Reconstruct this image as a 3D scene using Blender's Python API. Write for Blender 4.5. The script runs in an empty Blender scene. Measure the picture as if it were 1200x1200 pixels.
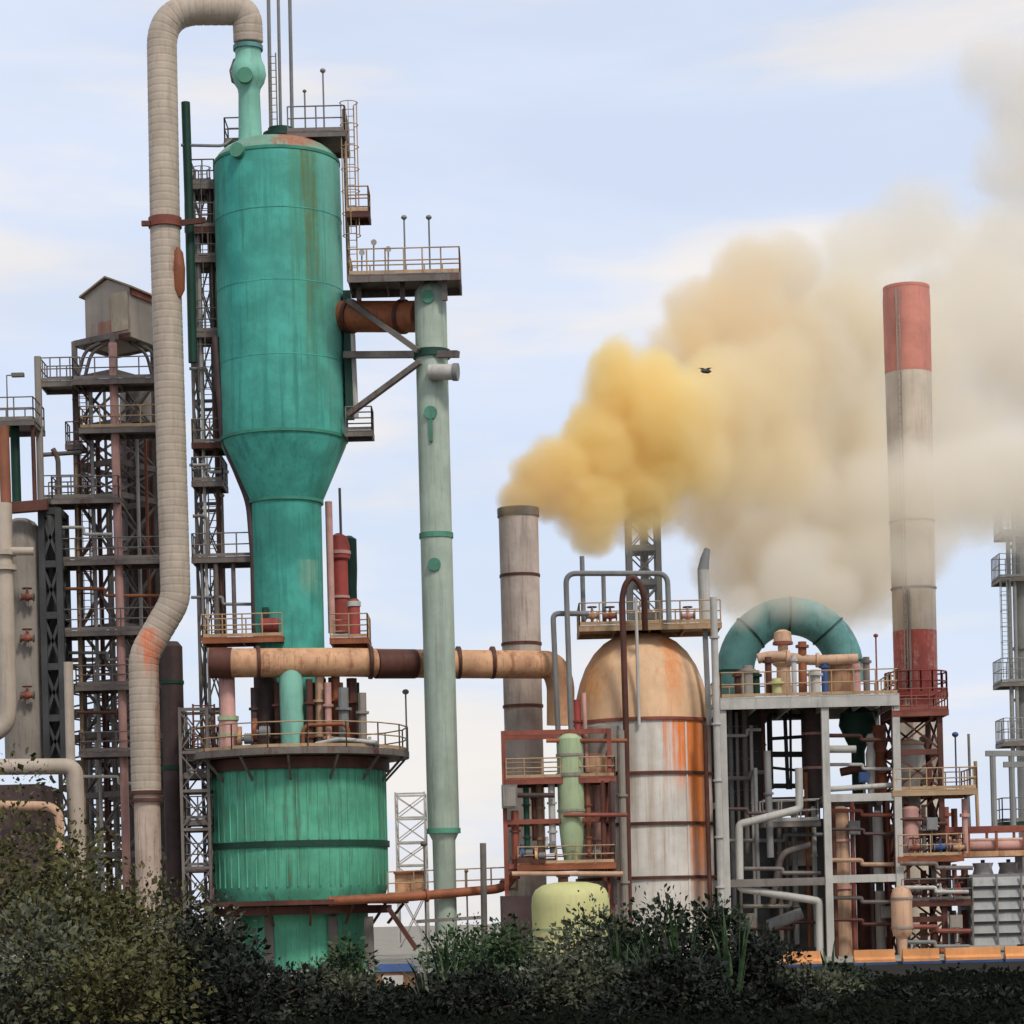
import bpy, bmesh, math, random
from mathutils import Vector, Matrix, noise as mnoise
random.seed(7)
SC = bpy.context.scene
COL = SC.collection
PI = math.pi

# ---------------------------------------------------------------- camera
F = 3000.0; U0 = 600.0; HOR = 1080.0; CAMZ = 2.0
ROLL = 0.025
CS, SN = math.cos(ROLL), math.sin(ROLL)
cam_d = bpy.data.cameras.new('camera'); cam = bpy.data.objects.new('camera', cam_d); COL.objects.link(cam)
cam_d.sensor_width = 36.0; cam_d.lens = 36.0 * F / 1200.0
cam_d.shift_y = (HOR - 600.0) / 1200.0
cam_d.clip_start = 0.5; cam_d.clip_end = 6000.0
cam.matrix_world = Matrix(((CS, SN, 0, 0), (0, 0, -1, 0), (-SN, CS, 0, CAMZ), (0, 0, 0, 1)))
SC.camera = cam

def P(u, v, d):
    x = (u - U0) / F; y = (HOR - v) / F
    return Vector((d * (CS * x + SN * y), d, CAMZ + d * (-SN * x + CS * y)))
def M(px, d=120.0): return px * d / F

# ---------------------------------------------------------------- materials
def lin(c):
    return tuple((x / 12.92 if x <= 0.04045 else ((x + 0.055) / 1.055) ** 2.4) for x in (k / 255.0 for k in c))
def nn(nt, t, **kw):
    n = nt.nodes.new(t)
    for k, v in kw.items(): setattr(n, k, v)
    return n
def math_node(nt, op, a, b=None, clamp=False):
    n = nn(nt, 'ShaderNodeMath', operation=op); n.use_clamp = clamp
    for i, x in enumerate((a, b)):
        if x is None: continue
        if isinstance(x, (int, float)): n.inputs[i].default_value = x
        else: nt.links.new(x, n.inputs[i])
    return n.outputs[0]
def mixcol(nt, fac, a, b, mode='MIX'):
    n = nn(nt, 'ShaderNodeMix', data_type='RGBA', blend_type=mode); n.clamp_factor = True
    for i, x in ((0, fac), (6, a), (7, b)):
        if isinstance(x, (int, float)): n.inputs[i].default_value = x
        elif isinstance(x, tuple): n.inputs[i].default_value = (*x[:3], 1)
        else: nt.links.new(x, n.inputs[i])
    return n.outputs[2]
def smooth(nt, x, lo, hi):
    n = nn(nt, 'ShaderNodeMapRange', interpolation_type='SMOOTHSTEP'); n.clamp = True
    nt.links.new(x, n.inputs[0]); n.inputs[1].default_value = lo; n.inputs[2].default_value = hi
    n.inputs[3].default_value = 0; n.inputs[4].default_value = 1
    return n.outputs[0]
def noise(nt, vec, scale, detail=4, rough=0.6, dist=0.0):
    n = nn(nt, 'ShaderNodeTexNoise'); n.inputs['Scale'].default_value = scale; n.inputs['Detail'].default_value = detail
    n.inputs['Roughness'].default_value = rough; n.inputs['Distortion'].default_value = dist
    nt.links.new(vec, n.inputs['Vector']); return n.outputs['Fac']

MATS = {}
def paint(name, col, rust=0.25, rustcol=(112, 62, 38), var=0.25, rough=0.6, metal=0.0, stains_shading=(), sscale=1.1, dirt=0.25, dirtcol=(58, 52, 44), vert=0.07):
    """Weathered paint: tone variation, vertical run marks, rust blotches, plus stains and painted lit or dark sides with a place of their own (local x, half width, z top, z bottom, colour, strength)."""
    m = bpy.data.materials.new(name); m.use_nodes = True; nt = m.node_tree
    b = nt.nodes['Principled BSDF']
    tc = nn(nt, 'ShaderNodeTexCoord'); oi = nn(nt, 'ShaderNodeObjectInfo')
    off = nn(nt, 'ShaderNodeVectorMath', operation='SCALE'); off.inputs[0].default_value = (17.0, 29.0, 11.0)
    nt.links.new(oi.outputs['Random'], off.inputs['Scale'])
    add = nn(nt, 'ShaderNodeVectorMath', operation='ADD')
    nt.links.new(tc.outputs['Object'], add.inputs[0]); nt.links.new(off.outputs[0], add.inputs[1])
    mp = nn(nt, 'ShaderNodeMapping'); mp.inputs['Scale'].default_value = (1, 1, vert)
    nt.links.new(add.outputs[0], mp.inputs['Vector'])
    base = lin(col)
    n1 = noise(nt, add.outputs[0], 0.55, 6, 0.65)
    n2 = noise(nt, mp.outputs[0], 2.2 * sscale, 5, 0.65)
    n3 = noise(nt, add.outputs[0], 2.6, 6, 0.7, 0.4)
    n4 = noise(nt, mp.outputs[0], 7.0 * sscale, 3, 0.6)
    c = mixcol(nt, smooth(nt, n1, 0.3, 0.72), tuple(x * (1 - var) for x in base), tuple(min(0.9, x * (1 + var)) for x in base))
    # run marks of dirt
    c = mixcol(nt, math_node(nt, 'MULTIPLY', smooth(nt, n2, 0.5, 0.72), dirt), c, lin(dirtcol))
    rc = lin(rustcol)
    rcol = mixcol(nt, n3, tuple(x * 0.55 for x in rc), tuple(x * 1.5 for x in rc))
    c = mixcol(nt, math_node(nt, 'MULTIPLY', smooth(nt, n4, 0.54, 0.74), dirt * 0.8), c, lin(dirtcol))
    if rust > 0:
        r1 = math_node(nt, 'ADD', math_node(nt, 'MULTIPLY', n2, 0.55), math_node(nt, 'MULTIPLY', n3, 0.45))
        lo = 0.66 - 0.3 * rust
        rm = smooth(nt, r1, lo, lo + 0.14)
        c = mixcol(nt, math_node(nt, 'MULTIPLY', rm, min(1.0, 0.55 + 0.45 * rust)), c, rcol)
    if stains_shading:
        sep = nn(nt, 'ShaderNodeSeparateXYZ'); nt.links.new(tc.outputs['Object'], sep.inputs[0])
        for (sx, hw, zt, zb, sc_, st) in stains_shading:
            w = math_node(nt, 'MULTIPLY', math_node(nt, 'SUBTRACT', n2, 0.5), hw * 3.4)
            dx = math_node(nt, 'ABSOLUTE', math_node(nt, 'SUBTRACT', math_node(nt, 'ADD', sep.outputs[0], w), sx))
            mx = math_node(nt, 'SUBTRACT', 1.0, smooth(nt, dx, hw * 0.1, hw * 1.25))
            mz = math_node(nt, 'MULTIPLY', smooth(nt, sep.outputs[2], zb, zb + (zt - zb) * 0.6), math_node(nt, 'SUBTRACT', 1.0, smooth(nt, sep.outputs[2], zt, zt + 0.15)))
            k = math_node(nt, 'MULTIPLY', math_node(nt, 'MULTIPLY', mx, mz), st)
            k = math_node(nt, 'MULTIPLY', k, math_node(nt, 'ADD', 0.55, math_node(nt, 'MULTIPLY', smooth(nt, math_node(nt, 'ADD', math_node(nt, 'MULTIPLY', n3, 0.4), math_node(nt, 'MULTIPLY', n4, 0.6)), 0.38, 0.6), 0.45)))
            front = math_node(nt, 'LESS_THAN', sep.outputs[1], 0.0)
            k = math_node(nt, 'MULTIPLY', k, front)
            c = mixcol(nt, k, c, lin(sc_))
    nt.links.new(c, b.inputs['Base Color'])
    b.inputs['Roughness'].default_value = rough; b.inputs['Metallic'].default_value = metal
    b.inputs['Specular IOR Level'].default_value = 0.25
    bp = nn(nt, 'ShaderNodeBump'); bp.inputs['Strength'].default_value = 0.25; bp.inputs['Distance'].default_value = 0.05
    nt.links.new(n3, bp.inputs['Height']); nt.links.new(bp.outputs[0], b.inputs['Normal'])
    MATS[name] = m
    return m

def leafmat(name, c1, c2, rough=0.6):
    m = bpy.data.materials.new(name); m.use_nodes = True; nt = m.node_tree; b = nt.nodes['Principled BSDF']
    tc = nn(nt, 'ShaderNodeTexCoord')
    n1 = noise(nt, tc.outputs['Object'], 1.3, 3, 0.6); n2 = noise(nt, tc.outputs['Object'], 9.0, 2, 0.6)
    f = math_node(nt, 'ADD', math_node(nt, 'MULTIPLY', n1, 0.6), math_node(nt, 'MULTIPLY', n2, 0.4))
    c = mixcol(nt, smooth(nt, f, 0.36, 0.64), lin(c1), lin(c2))
    nt.links.new(c, b.inputs['Base Color']); b.inputs['Roughness'].default_value = rough
    b.inputs['Specular IOR Level'].default_value = 0.2
    MATS[name] = m; return m

# ---------------------------------------------------------------- mesh builder
class MB:
    def __init__(s): s.v = []; s.f = []
    def _ring(s, c, x, y, r, n):
        i = len(s.v)
        for k in range(n):
            a = 2 * PI * k / n
            s.v.append(c + x * (r * math.cos(a)) + y * (r * math.sin(a)))
        return i
    def _skin(s, a, b, n):
        for k in range(n):
            s.f.append((a + k, a + (k + 1) % n, b + (k + 1) % n, b + k))
    def tube(s, pts, r, n=12, radii=None, cap=True):
        pts = [Vector(p) for p in pts]
        t0 = (pts[1] - pts[0]).normalized()
        up = Vector((0, 0, 1)) if abs(t0.z) < 0.9 else Vector((0, 1, 0))
        x = t0.cross(up).normalized(); prev = None; first = None
        for i, p in enumerate(pts):
            if i == 0: t = t0
            elif i == len(pts) - 1: t = (p - pts[i - 1]).normalized()
            else:
                t = (pts[i + 1] - p).normalized() + (p - pts[i - 1]).normalized()
                t = t.normalized() if t.length > 1e-6 else (p - pts[i - 1]).normalized()
            x = (x - t * x.dot(t)).normalized(); y = t.cross(x)
            rr = radii[i] if radii else r
            k = s._ring(p, x, y, rr, n)
            if prev is not None: s._skin(prev, k, n)
            else: first = k
            prev = k
        if cap:
            s.f.append(tuple(reversed(range(first, first + n)))); s.f.append(tuple(range(prev, prev + n)))
        return s
    def lathe(s, cx, cy, prof, n=40, cap=True):
        """prof: (z, r) from bottom to top round a vertical axis"""
        prev = first = None
        for z, r in prof:
            k = s._ring(Vector((cx, cy, z)), Vector((1, 0, 0)), Vector((0, 1, 0)), max(r, 0.002), n)
            if prev is not None: s._skin(prev, k, n)
            else: first = k
            prev = k
        if cap:
            s.f.append(tuple(reversed(range(first, first + n)))); s.f.append(tuple(range(prev, prev + n)))
        return s
    def hollow(s, cx, cy, z0, z1, ro, ri, n=40):
        a = s._ring(Vector((cx, cy, z0)), Vector((1, 0, 0)), Vector((0, 1, 0)), ro, n)
        b = s._ring(Vector((cx, cy, z1)), Vector((1, 0, 0)), Vector((0, 1, 0)), ro, n)
        c = s._ring(Vector((cx, cy, z1)), Vector((1, 0, 0)), Vector((0, 1, 0)), ri, n)
        d = s._ring(Vector((cx, cy, z0)), Vector((1, 0, 0)), Vector((0, 1, 0)), ri, n)
        s._skin(a, b, n); s._skin(b, c, n); s._skin(c, d, n); s._skin(d, a, n); return s
    def box(s, lo, hi):
        x0, y0, z0 = lo; x1, y1, z1 = hi; i = len(s.v)
        s.v += [Vector(p) for p in ((x0, y0, z0), (x1, y0, z0), (x1, y1, z0), (x0, y1, z0), (x0, y0, z1), (x1, y0, z1), (x1, y1, z1), (x0, y1, z1))]
        for q in ((0, 3, 2, 1), (4, 5, 6, 7), (0, 1, 5, 4), (1, 2, 6, 5), (2, 3, 7, 6), (3, 0, 4, 7)): s.f.append(tuple(i + k for k in q))
        return s
    def beam(s, p, q, w, h=None):
        p = Vector(p); q = Vector(q); h = h or w; t = (q - p).normalized()
        up = Vector((0, 0, 1)) if abs(t.z) < 0.95 else Vector((0, 1, 0))
        x = t.cross(up).normalized() * (w / 2); y = x.normalized().cross(t) * (h / 2); i = len(s.v)
        for c in (p, q):
            s.v += [c - x - y, c + x - y, c + x + y, c - x + y]
        for k in ((0, 1, 2, 3), (7, 6, 5, 4), (0, 4, 5, 1), (1, 5, 6, 2), (2, 6, 7, 3), (3, 7, 4, 0)): s.f.append(tuple(i + a for a in k))
        return s
    def ball(s, c, r, n=16, m=10, sz=1.0):
        c = Vector(c); prof = [(c.z + sz * r * math.sin(-PI / 2 + PI * k / m), r * math.cos(-PI / 2 + PI * k / m)) for k in range(m + 1)]
        return s.lathe(c.x, c.y, prof, n)
    def poly(s, pts, faces):
        i = len(s.v); s.v += [Vector(p) for p in pts]
        for f in faces: s.f.append(tuple(i + k for k in f))
        return s
    def build(s, name, mat, parent=None, base=None, smooth=True, sharp=0.6, fix=True):
        off = BASE.get(parent.name, Vector((0, 0, 0))) if parent else (Vector(base) if base else Vector((0, 0, 0)))
        me = bpy.data.meshes.new(name); me.from_pydata([v - off for v in s.v], [], s.f)
        if fix:
            bm = bmesh.new(); bm.from_mesh(me)
            bmesh.ops.recalc_face_normals(bm, faces=bm.faces)
            if smooth:
                for f in bm.faces: f.smooth = True
                for e in bm.edges:
                    if len(e.link_faces) == 2 and e.calc_face_angle(0) > sharp: e.smooth = False
            bm.to_mesh(me); bm.free()
        me.materials.append(MATS[mat] if isinstance(mat, str) else mat)
        o = bpy.data.objects.new(name, me); COL.objects.link(o)
        if parent: o.parent = parent
        else: o.location = off
        BASE[o.name] = off
        return o
BASE = {}
def tag(o, label, cat, group=None, kind=None):
    if label: o['label'] = label
    if cat: o['category'] = cat
    if cat and not kind: kind = 'thing'
    if group: o['group'] = group
    if kind: o['kind'] = kind
    return o
def thing(name, label, cat, base, group=None):
    o = bpy.data.objects.new(name, None); COL.objects.link(o); o.location = base; o.empty_display_size = 0.3
    BASE[o.name] = Vector(base)
    return tag(o, label, cat, group)

def fillet(pts, bend, step=6):
    pts = [Vector(p) for p in pts]; out = [pts[0]]
    for i in range(1, len(pts) - 1):
        a, b, c = pts[i - 1], pts[i], pts[i + 1]
        d1 = (a - b); d2 = (c - b); k = min(bend, d1.length * 0.49, d2.length * 0.49)
        p = b + d1.normalized() * k; q = b + d2.normalized() * k
        for j in range(step + 1):
            t = j / step; out.append(p * (1 - t) ** 2 + b * 2 * t * (1 - t) + q * t * t)
    out.append(pts[-1]); return out
def resample(pts, step):
    out = [pts[0]]; carry = 0.0
    for a, b in zip(pts, pts[1:]):
        L = (b - a).length
        if L < 1e-6: continue
        d = step - carry
        while d <= L:
            out.append(a.lerp(b, d / L)); d += step
        carry = L - (d - step)
    out.append(pts[-1]); return out

def pipe(label, uvd, rpx, mat, bend=0.8, name='pipe', cat='pipe', group=None, flanges=(), fmat=None, n=12):
    """a pipe through picture points given with their distances; flanges: fractions along it"""
    pts = [P(*q) for q in uvd]; d = sum(q[2] for q in uvd) / len(uvd); r = M(rpx, d)
    base = min(pts, key=lambda p: p.z)
    path = fillet(pts, bend)
    if not flanges:
        o = MB().tube(path, r, n).build(name, mat, None, base); return tag(o, label, cat, group)
    t = thing(name, label, cat, base, group)
    MB().tube(path, r, n).build('pipe_run', mat, t)
    Ls = [0.0]
    for a, b in zip(path, path[1:]): Ls.append(Ls[-1] + (b - a).length)
    for fr in flanges:
        s = fr * Ls[-1]
        for i in range(len(path) - 1):
            if Ls[i] <= s <= Ls[i + 1] and Ls[i + 1] > Ls[i]:
                p = path[i].lerp(path[i + 1], (s - Ls[i]) / (Ls[i + 1] - Ls[i])); dr = (path[i + 1] - path[i]).normalized(); break
        MB().tube([p - dr * r * 0.3, p + dr * r * 0.3], r * 1.45, n).build('flange', fmat or mat, t)
    return t

def rail_mb(mb, pts, h=1.1, r=0.033, gap=1.25, closed=False):
    pts = [Vector(p) for p in pts]
    if closed: pts = pts + [pts[0]]
    for a, b in zip(pts, pts[1:]):
        L = (b - a).length
        if L < 0.05: continue
        for k in (1.0, 0.52):
            mb.tube([a + Vector((0, 0, h * k)), b + Vector((0, 0, h * k))], r, 6)
        k = max(1, round(L / gap))
        for i in range(k + 1):
            p = a.lerp(b, i / k); mb.tube([p, p + Vector((0, 0, h))], r * 1.05, 6)
        mb.beam(a + Vector((0, 0, 0.09)), b + Vector((0, 0, 0.09)), 0.02, 0.14)
    return mb

def platform(label, u0, u1, v, d0, d1, deck='dark_steel', rail='rail_tan', h=1.1, sides='fblr', th=0.22, beams=2, group=None, gap=1.25, name='platform', cat='platform'):
    a = P(u0, v, d0); b = P(u1, v, d0); z = (a.z + b.z) / 2; x0, x1 = min(a.x, b.x), max(a.x, b.x)
    t = thing(name, label, cat, ((x0 + x1) / 2, (d0 + d1) / 2, z - th), group)
    MB().box((x0, d0, z - 0.06), (x1, d1, z)).build('deck', deck, t)
    f = MB()
    for y in (d0 + 0.06, d1 - 0.06): f.beam((x0, y, z - 0.06 - th / 2), (x1, y, z - 0.06 - th / 2), 0.1, th - 0.004)
    n = max(2, int((x1 - x0) / 1.5) + 1)
    for i in range(n):
        x = x0 + 0.06 + (x1 - x0 - 0.12) * i / (n - 1); f.beam((x, d0 + 0.11, z - 0.07 - th / 2), (x, d1 - 0.11, z - 0.07 - th / 2), 0.08, th * 0.8)
    f.build('deck_frame', deck, t)
    if sides == 'fb': sides = 'fbr'
    if h > 0 and sides:
        zz = Vector((0, 0, z)); e = 0.05
        cs = dict(f=((x0 + e, d0 + e), (x1 - e, d0 + e)), b=((x0 + e, d1 - e), (x1 - e, d1 - e)), l=((x0 + e, d0 + e), (x0 + e, d1 - e)), r=((x1 - e, d0 + e), (x1 - e, d1 - e)))
        m = MB()
        for s in sides:
            p, q = cs[s]; rail_mb(m, [Vector((*p, z)), Vector((*q, z))], h, gap=gap)
        m.build('railing', rail, t)
    return t

def ring_platform(label, cx, cy, z, r0, r1, a0, a1, deck, rail, h=1.1, brackets=5, th=0.2, name='ring_platform'):
    t = thing(name, label, 'platform', (cx, cy, z - th))
    n = 40; m = MB(); i0 = 0
    for k in range(n + 1):
        a = math.radians(a0 + (a1 - a0) * k / n); c, s = math.cos(a), math.sin(a)
        m.v += [Vector((cx + r0 * c, cy + r0 * s, z)), Vector((cx + r1 * c, cy + r1 * s, z)), Vector((cx + r1 * c, cy + r1 * s, z - th)), Vector((cx + r0 * c, cy + r0 * s, z - th))]
        if k:
            b = 4 * k; p = b - 4
            for j in range(4): m.f.append((p + j, p + (j + 1) % 4, b + (j + 1) % 4, b + j))
    m.f.append((0, 3, 2, 1)); b = 4 * n; m.f.append((b, b + 1, b + 2, b + 3))
    m.build('deck', deck, t)
    if h > 0:
        r = MB(); pts = [Vector((cx + (r1 - 0.06) * math.cos(math.radians(a0 + (a1 - a0) * k / 18)), cy + (r1 - 0.06) * math.sin(math.radians(a0 + (a1 - a0) * k / 18)), z)) for k in range(19)]
        rail_mb(r, pts, h); r.build('railing', rail, t)
    for k in range(brackets):
        a = math.radians(a0 + (a1 - a0) * (k + 0.5) / brackets); c, s = math.cos(a), math.sin(a)
        MB().beam((cx + (r1 - 0.15) * c, cy + (r1 - 0.15) * s, z - th - 0.02), (cx + r0 * c, cy + r0 * s, z - th - (r1 - r0)), 0.1).build('bracket', deck, t)
    return t

def ladder(label, u, vref, v0, v1, d, mat='dark_steel', cage=True, w=0.45, group=None):
    b = P(u, vref, d); z0 = P(u, v1, d).z; z1 = P(u, v0, d).z
    t = thing('ladder', label, 'ladder', (b.x, d, z0), group)
    for s in (-1, 1): MB().beam((b.x + s * w / 2, d, z0), (b.x + s * w / 2, d, z1), 0.06).build('stile', mat, t)
    m = MB(); k = int((z1 - z0) / 0.32)
    for i in range(k):
        z = z0 + (i + 0.5) * (z1 - z0) / k; m.tube([(b.x - w / 2, d, z), (b.x + w / 2, d, z)], 0.02, 5)
    m.build('rung', mat, t)
    if cage:
        m = MB(); zc = z0 + min(2.2, (z1 - z0) * 0.2); k = max(2, int((z1 - zc) / 1.0)); R = 0.42
        arc = [(b.x + R * math.sin(a), d - 0.05 - R * 0.9 * (1 - math.cos(a)) / 1.0 if False else d - R - R * math.cos(a) * 0.9) for a in [math.radians(-150 + 30 * q) for q in range(11)]]
        for i in range(k + 1):
            z = zc + (z1 - zc) * i / k
            m.tube([Vector((x, y, z)) for x, y in arc], 0.022, 5)
        for q in (1, 3, 5, 7, 9): m.tube([Vector((*arc[q], zc)), Vector((*arc[q], z1))], 0.02, 5)
        m.build('cage', mat, t)
    return t

def lattice(label, corners, vlist, uref, dref, mat, leg=0.16, brace=0.09, skip=(), name='lattice_tower', cat='tower', cross=True, faces=(0, 1, 2, 3), group=None, legmats=None):
    """corners: four (x, y); vlist: levels from the top down to the foot, in picture rows at the column uref"""
    zs = [P(uref, v, dref).z for v in vlist]
    cx = sum(c[0] for c in corners) / 4; cy = sum(c[1] for c in corners) / 4
    t = thing(name, label, cat, (cx, cy, zs[-1]), group)
    for i, c in enumerate(corners):
        MB().beam((*c, zs[-1]), (*c, zs[0]), leg).build('leg', (legmats or {}).get(i, mat), t)
    for z in zs[:-1]:
        m = MB()
        for i in range(4):
            a, b = corners[i], corners[(i + 1) % 4]; m.beam((*a, z - 0.1), (*b, z - 0.1), leg * 0.7, leg * 1.1)
        m.build('level_frame', mat, t)
    for j in range(len(zs) - 1):
        if j in skip: continue
        for i in faces:
            a, b = corners[i], corners[(i + 1) % 4]; m = MB(); z1, z0 = zs[j] - 0.2, zs[j + 1]
            if cross or j % 2 == 0: m.beam((*a, z0), (*b, z1), brace)
            if cross or j % 2 == 1: m.beam((*b, z0), (*a, z1), brace)
            m.build('brace', mat, t)
    return t

def lamp(label, u, v0, v1, d, mat='grey_steel', head=0.16, arm=0.0, group=None):
    b = P(u, v1, d); top = P(u, v0, d); h = top.z - b.z
    t = thing('lamp_post', label, 'lamp', b, group)
    pts = [b, b + Vector((0, 0, h))]
    if arm: pts.append(b + Vector((arm, 0, h + 0.02)))
    MB().tube(pts, 0.04, 6).build('pole', mat, t)
    q = pts[-1]
    if arm: MB().box((q.x - 0.25, q.y - 0.15, q.z - 0.1), (q.x + 0.35, q.y + 0.15, q.z + 0.08)).build('lamp_head', mat, t)
    else: MB().ball(q + Vector((0, 0, 0.05)), head, 10, 6, 0.8).build('lamp_head', mat, t)
    return t

def vessel(name, label, cat, u, vref, prof, d, mat, n=32, group=None, bands=(), bandmat=None, parent=None, top_name='shell'):
    """prof: (row, radius in pixels) from the top down; bands: (row, radius px, height px)"""
    x = P(u, vref, d).x; zz = lambda v: P(u, v, d).z
    pr = [(zz(v), M(r, d)) for v, r in reversed(prof)]
    if not bands and parent is None:
        o = MB().lathe(x, d, pr, n).build(name, mat, None, (x, d, pr[0][0])); return tag(o, label, cat, group)
    t = parent or thing(name, label, cat, (x, d, pr[0][0]), group)
    MB().lathe(x, d, pr, n).build(top_name, mat, t)
    for v, r, h in bands:
        z = zz(v); MB().hollow(x, d, z - M(h, d) / 2, z + M(h, d) / 2, M(r, d), M(r, d) * 0.93, n).build('band', bandmat or mat, t)
    return t

def valve(label, u, v, vb, r, d, mat, group=None):
    """flanged valve body with bonnet and handwheel on a stub"""
    c = P(u, v, d); R = M(r, d); t = thing('valve', label, 'valve', P(u, vb, d), group)
    MB().tube([c + Vector((-R * 1.15, 0, 0)), c + Vector((-R * 0.5, 0, 0)), c, c + Vector((R * 0.5, 0, 0)), c + Vector((R * 1.15, 0, 0))], R, 12, radii=[R * 0.5, R * 0.55, R * 0.85, R * 0.55, R * 0.5]).build('valve_body', mat, t)
    for s in (-1, 1): MB().tube([c + Vector((s * R * 1.1, 0, 0)), c + Vector((s * R * 1.35, 0, 0))], R * 0.8, 12).build('flange', 'dark_steel', t)
    MB().tube([c, c + Vector((0, 0, R * 1.7))], R * 0.3, 8, radii=[R * 0.45, R * 0.18]).build('bonnet', mat, t)
    k = c + Vector((0, 0, R * 1.75)); MB().tube([k + Vector((R * 0.9 * math.cos(2 * PI * i / 12), R * 0.9 * math.sin(2 * PI * i / 12), 0)) for i in range(13)], R * 0.12, 5).build('handwheel', 'rust_dark', t)
    MB().tube([c - Vector((0, 0, R * 0.6)), P(u, vb, d)], R * 0.3, 8).build('support', 'rail_dark', t)
    return t
def pump(label, u, v, vb, r, d, mat, group=None):
    c = P(u, v, d); R = M(r, d); t = thing('pump', label, 'pump', P(u, vb, d), group)
    MB().tube([c + Vector((-R * 0.2, 0, 0)), c + Vector((R * 0.25, 0, 0))], R * 1.05, 16).build('casing', mat, t)
    MB().tube([c + Vector((R * 0.25, 0, 0)), c + Vector((R * 0.6, 0, 0)), c + Vector((R * 0.62, 0, 0)), c + Vector((R * 1.9, 0, 0))], R, 14, radii=[R * 0.3, R * 0.3, R * 0.72, R * 0.72]).build('motor', 'grey_steel', t)
    for k in range(4): MB().tube([c + Vector((R * (0.8 + 0.28 * k), 0, 0)), c + Vector((R * (0.86 + 0.28 * k), 0, 0))], R * 0.82, 14).build('cooling_fin', 'grey_steel', t)
    MB().tube([c + Vector((0, 0, R * 0.8)), c + Vector((0, 0, R * 1.7))], R * 0.35, 10).build('outlet', mat, t)
    b = P(u, vb, d); MB().box((c.x - R, d - R * 0.8, b.z), (c.x + R * 2.0, d + R * 0.8, min(c.z - R * 0.72, b.z + R))).build('skid', 'rust_dark', t)
    return t
# ---------------------------------------------------------------- palette
paint('beige_pipe', (176, 162, 146), rust=0.16, var=0.14, rough=0.55, dirt=0.3, dirtcol=(120, 100, 84))
paint('riser_beige', (172, 157, 140), rust=0.2, rustcol=(150, 104, 72), var=0.14, rough=0.55, dirt=0.4, dirtcol=(124, 104, 88), vert=0.12,
      stains_shading=((0.35, 0.55, 10.7, 8.2, (206, 104, 54), 0.9), (0.78, 0.22, 9.4, 2.5, (132, 78, 54), 0.8), (2.15, 0.3, 28.2, 25.4, (128, 74, 48), 0.85)))
paint('riser_foot', (178, 158, 142), rust=0.45, var=0.2, dirt=0.5)
paint('teal_pale', (122, 176, 156), rust=0.08, var=0.15)
paint('teal_duct', (88, 134, 130), rust=0.4, rustcol=(96, 92, 78), var=0.3, dirt=0.5, dirtcol=(60, 74, 70))
paint('drum_green', (84, 158, 128), rust=0.42, rustcol=(108, 92, 62), var=0.25, sscale=1.5, dirt=0.75, dirtcol=(46, 94, 74), vert=0.04)
paint('band_green', (60, 128, 106), rust=0.2)
paint('dark_steel', (106, 98, 92), rust=0.48, rustcol=(92, 48, 36), var=0.3, dirt=0.2)
paint('dark_green', (28, 62, 50), rust=0.15, var=0.3)
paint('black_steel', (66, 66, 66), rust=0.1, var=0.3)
paint('grey_steel', (122, 122, 120), rust=0.12, var=0.2)
paint('pale_steel', (176, 172, 164), rust=0.18, var=0.15)
paint('rail_tan', (168, 140, 108), rust=0.4, rustcol=(140, 78, 46))
paint('rail_grey', (120, 112, 106), rust=0.3)
paint('rail_dark', (116, 108, 102), rust=0.2)
paint('rust', (138, 82, 54), rust=0.55, rustcol=(120, 58, 34), var=0.35)
paint('rust_dark', (86, 52, 42), rust=0.5, rustcol=(70, 36, 28), var=0.35)
paint('rust_red', (132, 74, 60), rust=0.3, rustcol=(96, 40, 32), var=0.3)
paint('red_pipe', (146, 64, 58), rust=0.45, rustcol=(90, 40, 34))
paint('pink_pipe', (184, 140, 130), rust=0.3)
paint('orange_rust', (190, 146, 110), rust=0.5, rustcol=(140, 80, 50), var=0.3, dirt=0.5, dirtcol=(96, 60, 42))
paint('standpipe', (158, 170, 154), rust=0.07, var=0.14, dirt=0.4, dirtcol=(112, 112, 100))
paint('hatch_green', (78, 132, 108), rust=0.1)
paint('stack_brown', (182, 166, 154), rust=0.26, rustcol=(126, 82, 56), var=0.2, dirt=0.45, dirtcol=(92, 74, 64))
paint('chim_white', (192, 178, 160), rust=0.05, var=0.12, dirt=0.35, dirtcol=(150, 130, 112))
paint('chim_red', (190, 124, 108), rust=0.12, rustcol=(150, 96, 74), var=0.15, dirt=0.2, dirtcol=(120, 70, 60))
paint('chim_red_low', (172, 86, 76), rust=0.62, rustcol=(186, 140, 126), var=0.25)
paint('pale_green', (158, 172, 134), rust=0.15, var=0.15)
paint('yellow_tank', (184, 181, 126), rust=0.06, var=0.12, dirt=0.3, dirtcol=(160, 150, 90))
paint('house_grey', (150, 140, 128), rust=0.22, rustcol=(140, 80, 54), var=0.12, vert=0.05, stains_shading=((-0.5, 1.0, 0.9, -0.3, (140, 80, 54), 0.8), (-0.3, 0.3, 2.0, 0.0, (150, 96, 64), 0.6)))
paint('house_roof', (150, 128, 106), rust=0.25, var=0.15)
paint('house_door', (172, 158, 134), rust=0.12)
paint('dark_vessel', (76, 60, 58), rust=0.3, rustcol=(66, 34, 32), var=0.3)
paint('column_grey', (138, 130, 120), rust=0.14, var=0.15, dirt=0.4)
paint('brown_pipe', (134, 84, 62), rust=0.35)
paint('tan_vessel', (186, 150, 122), rust=0.3, rustcol=(150, 86, 56), dirt=0.4)
paint('tower_haze_grey', (138, 138, 134), rust=0.0, var=0.12, dirt=0.1)  # pale even grey, distance haze of the far tower put into the colour
paint('louvre_grey', (150, 150, 146), rust=0.1, var=0.15)
paint('orange_block', (206, 142, 88), rust=0.25, var=0.2)
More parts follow.
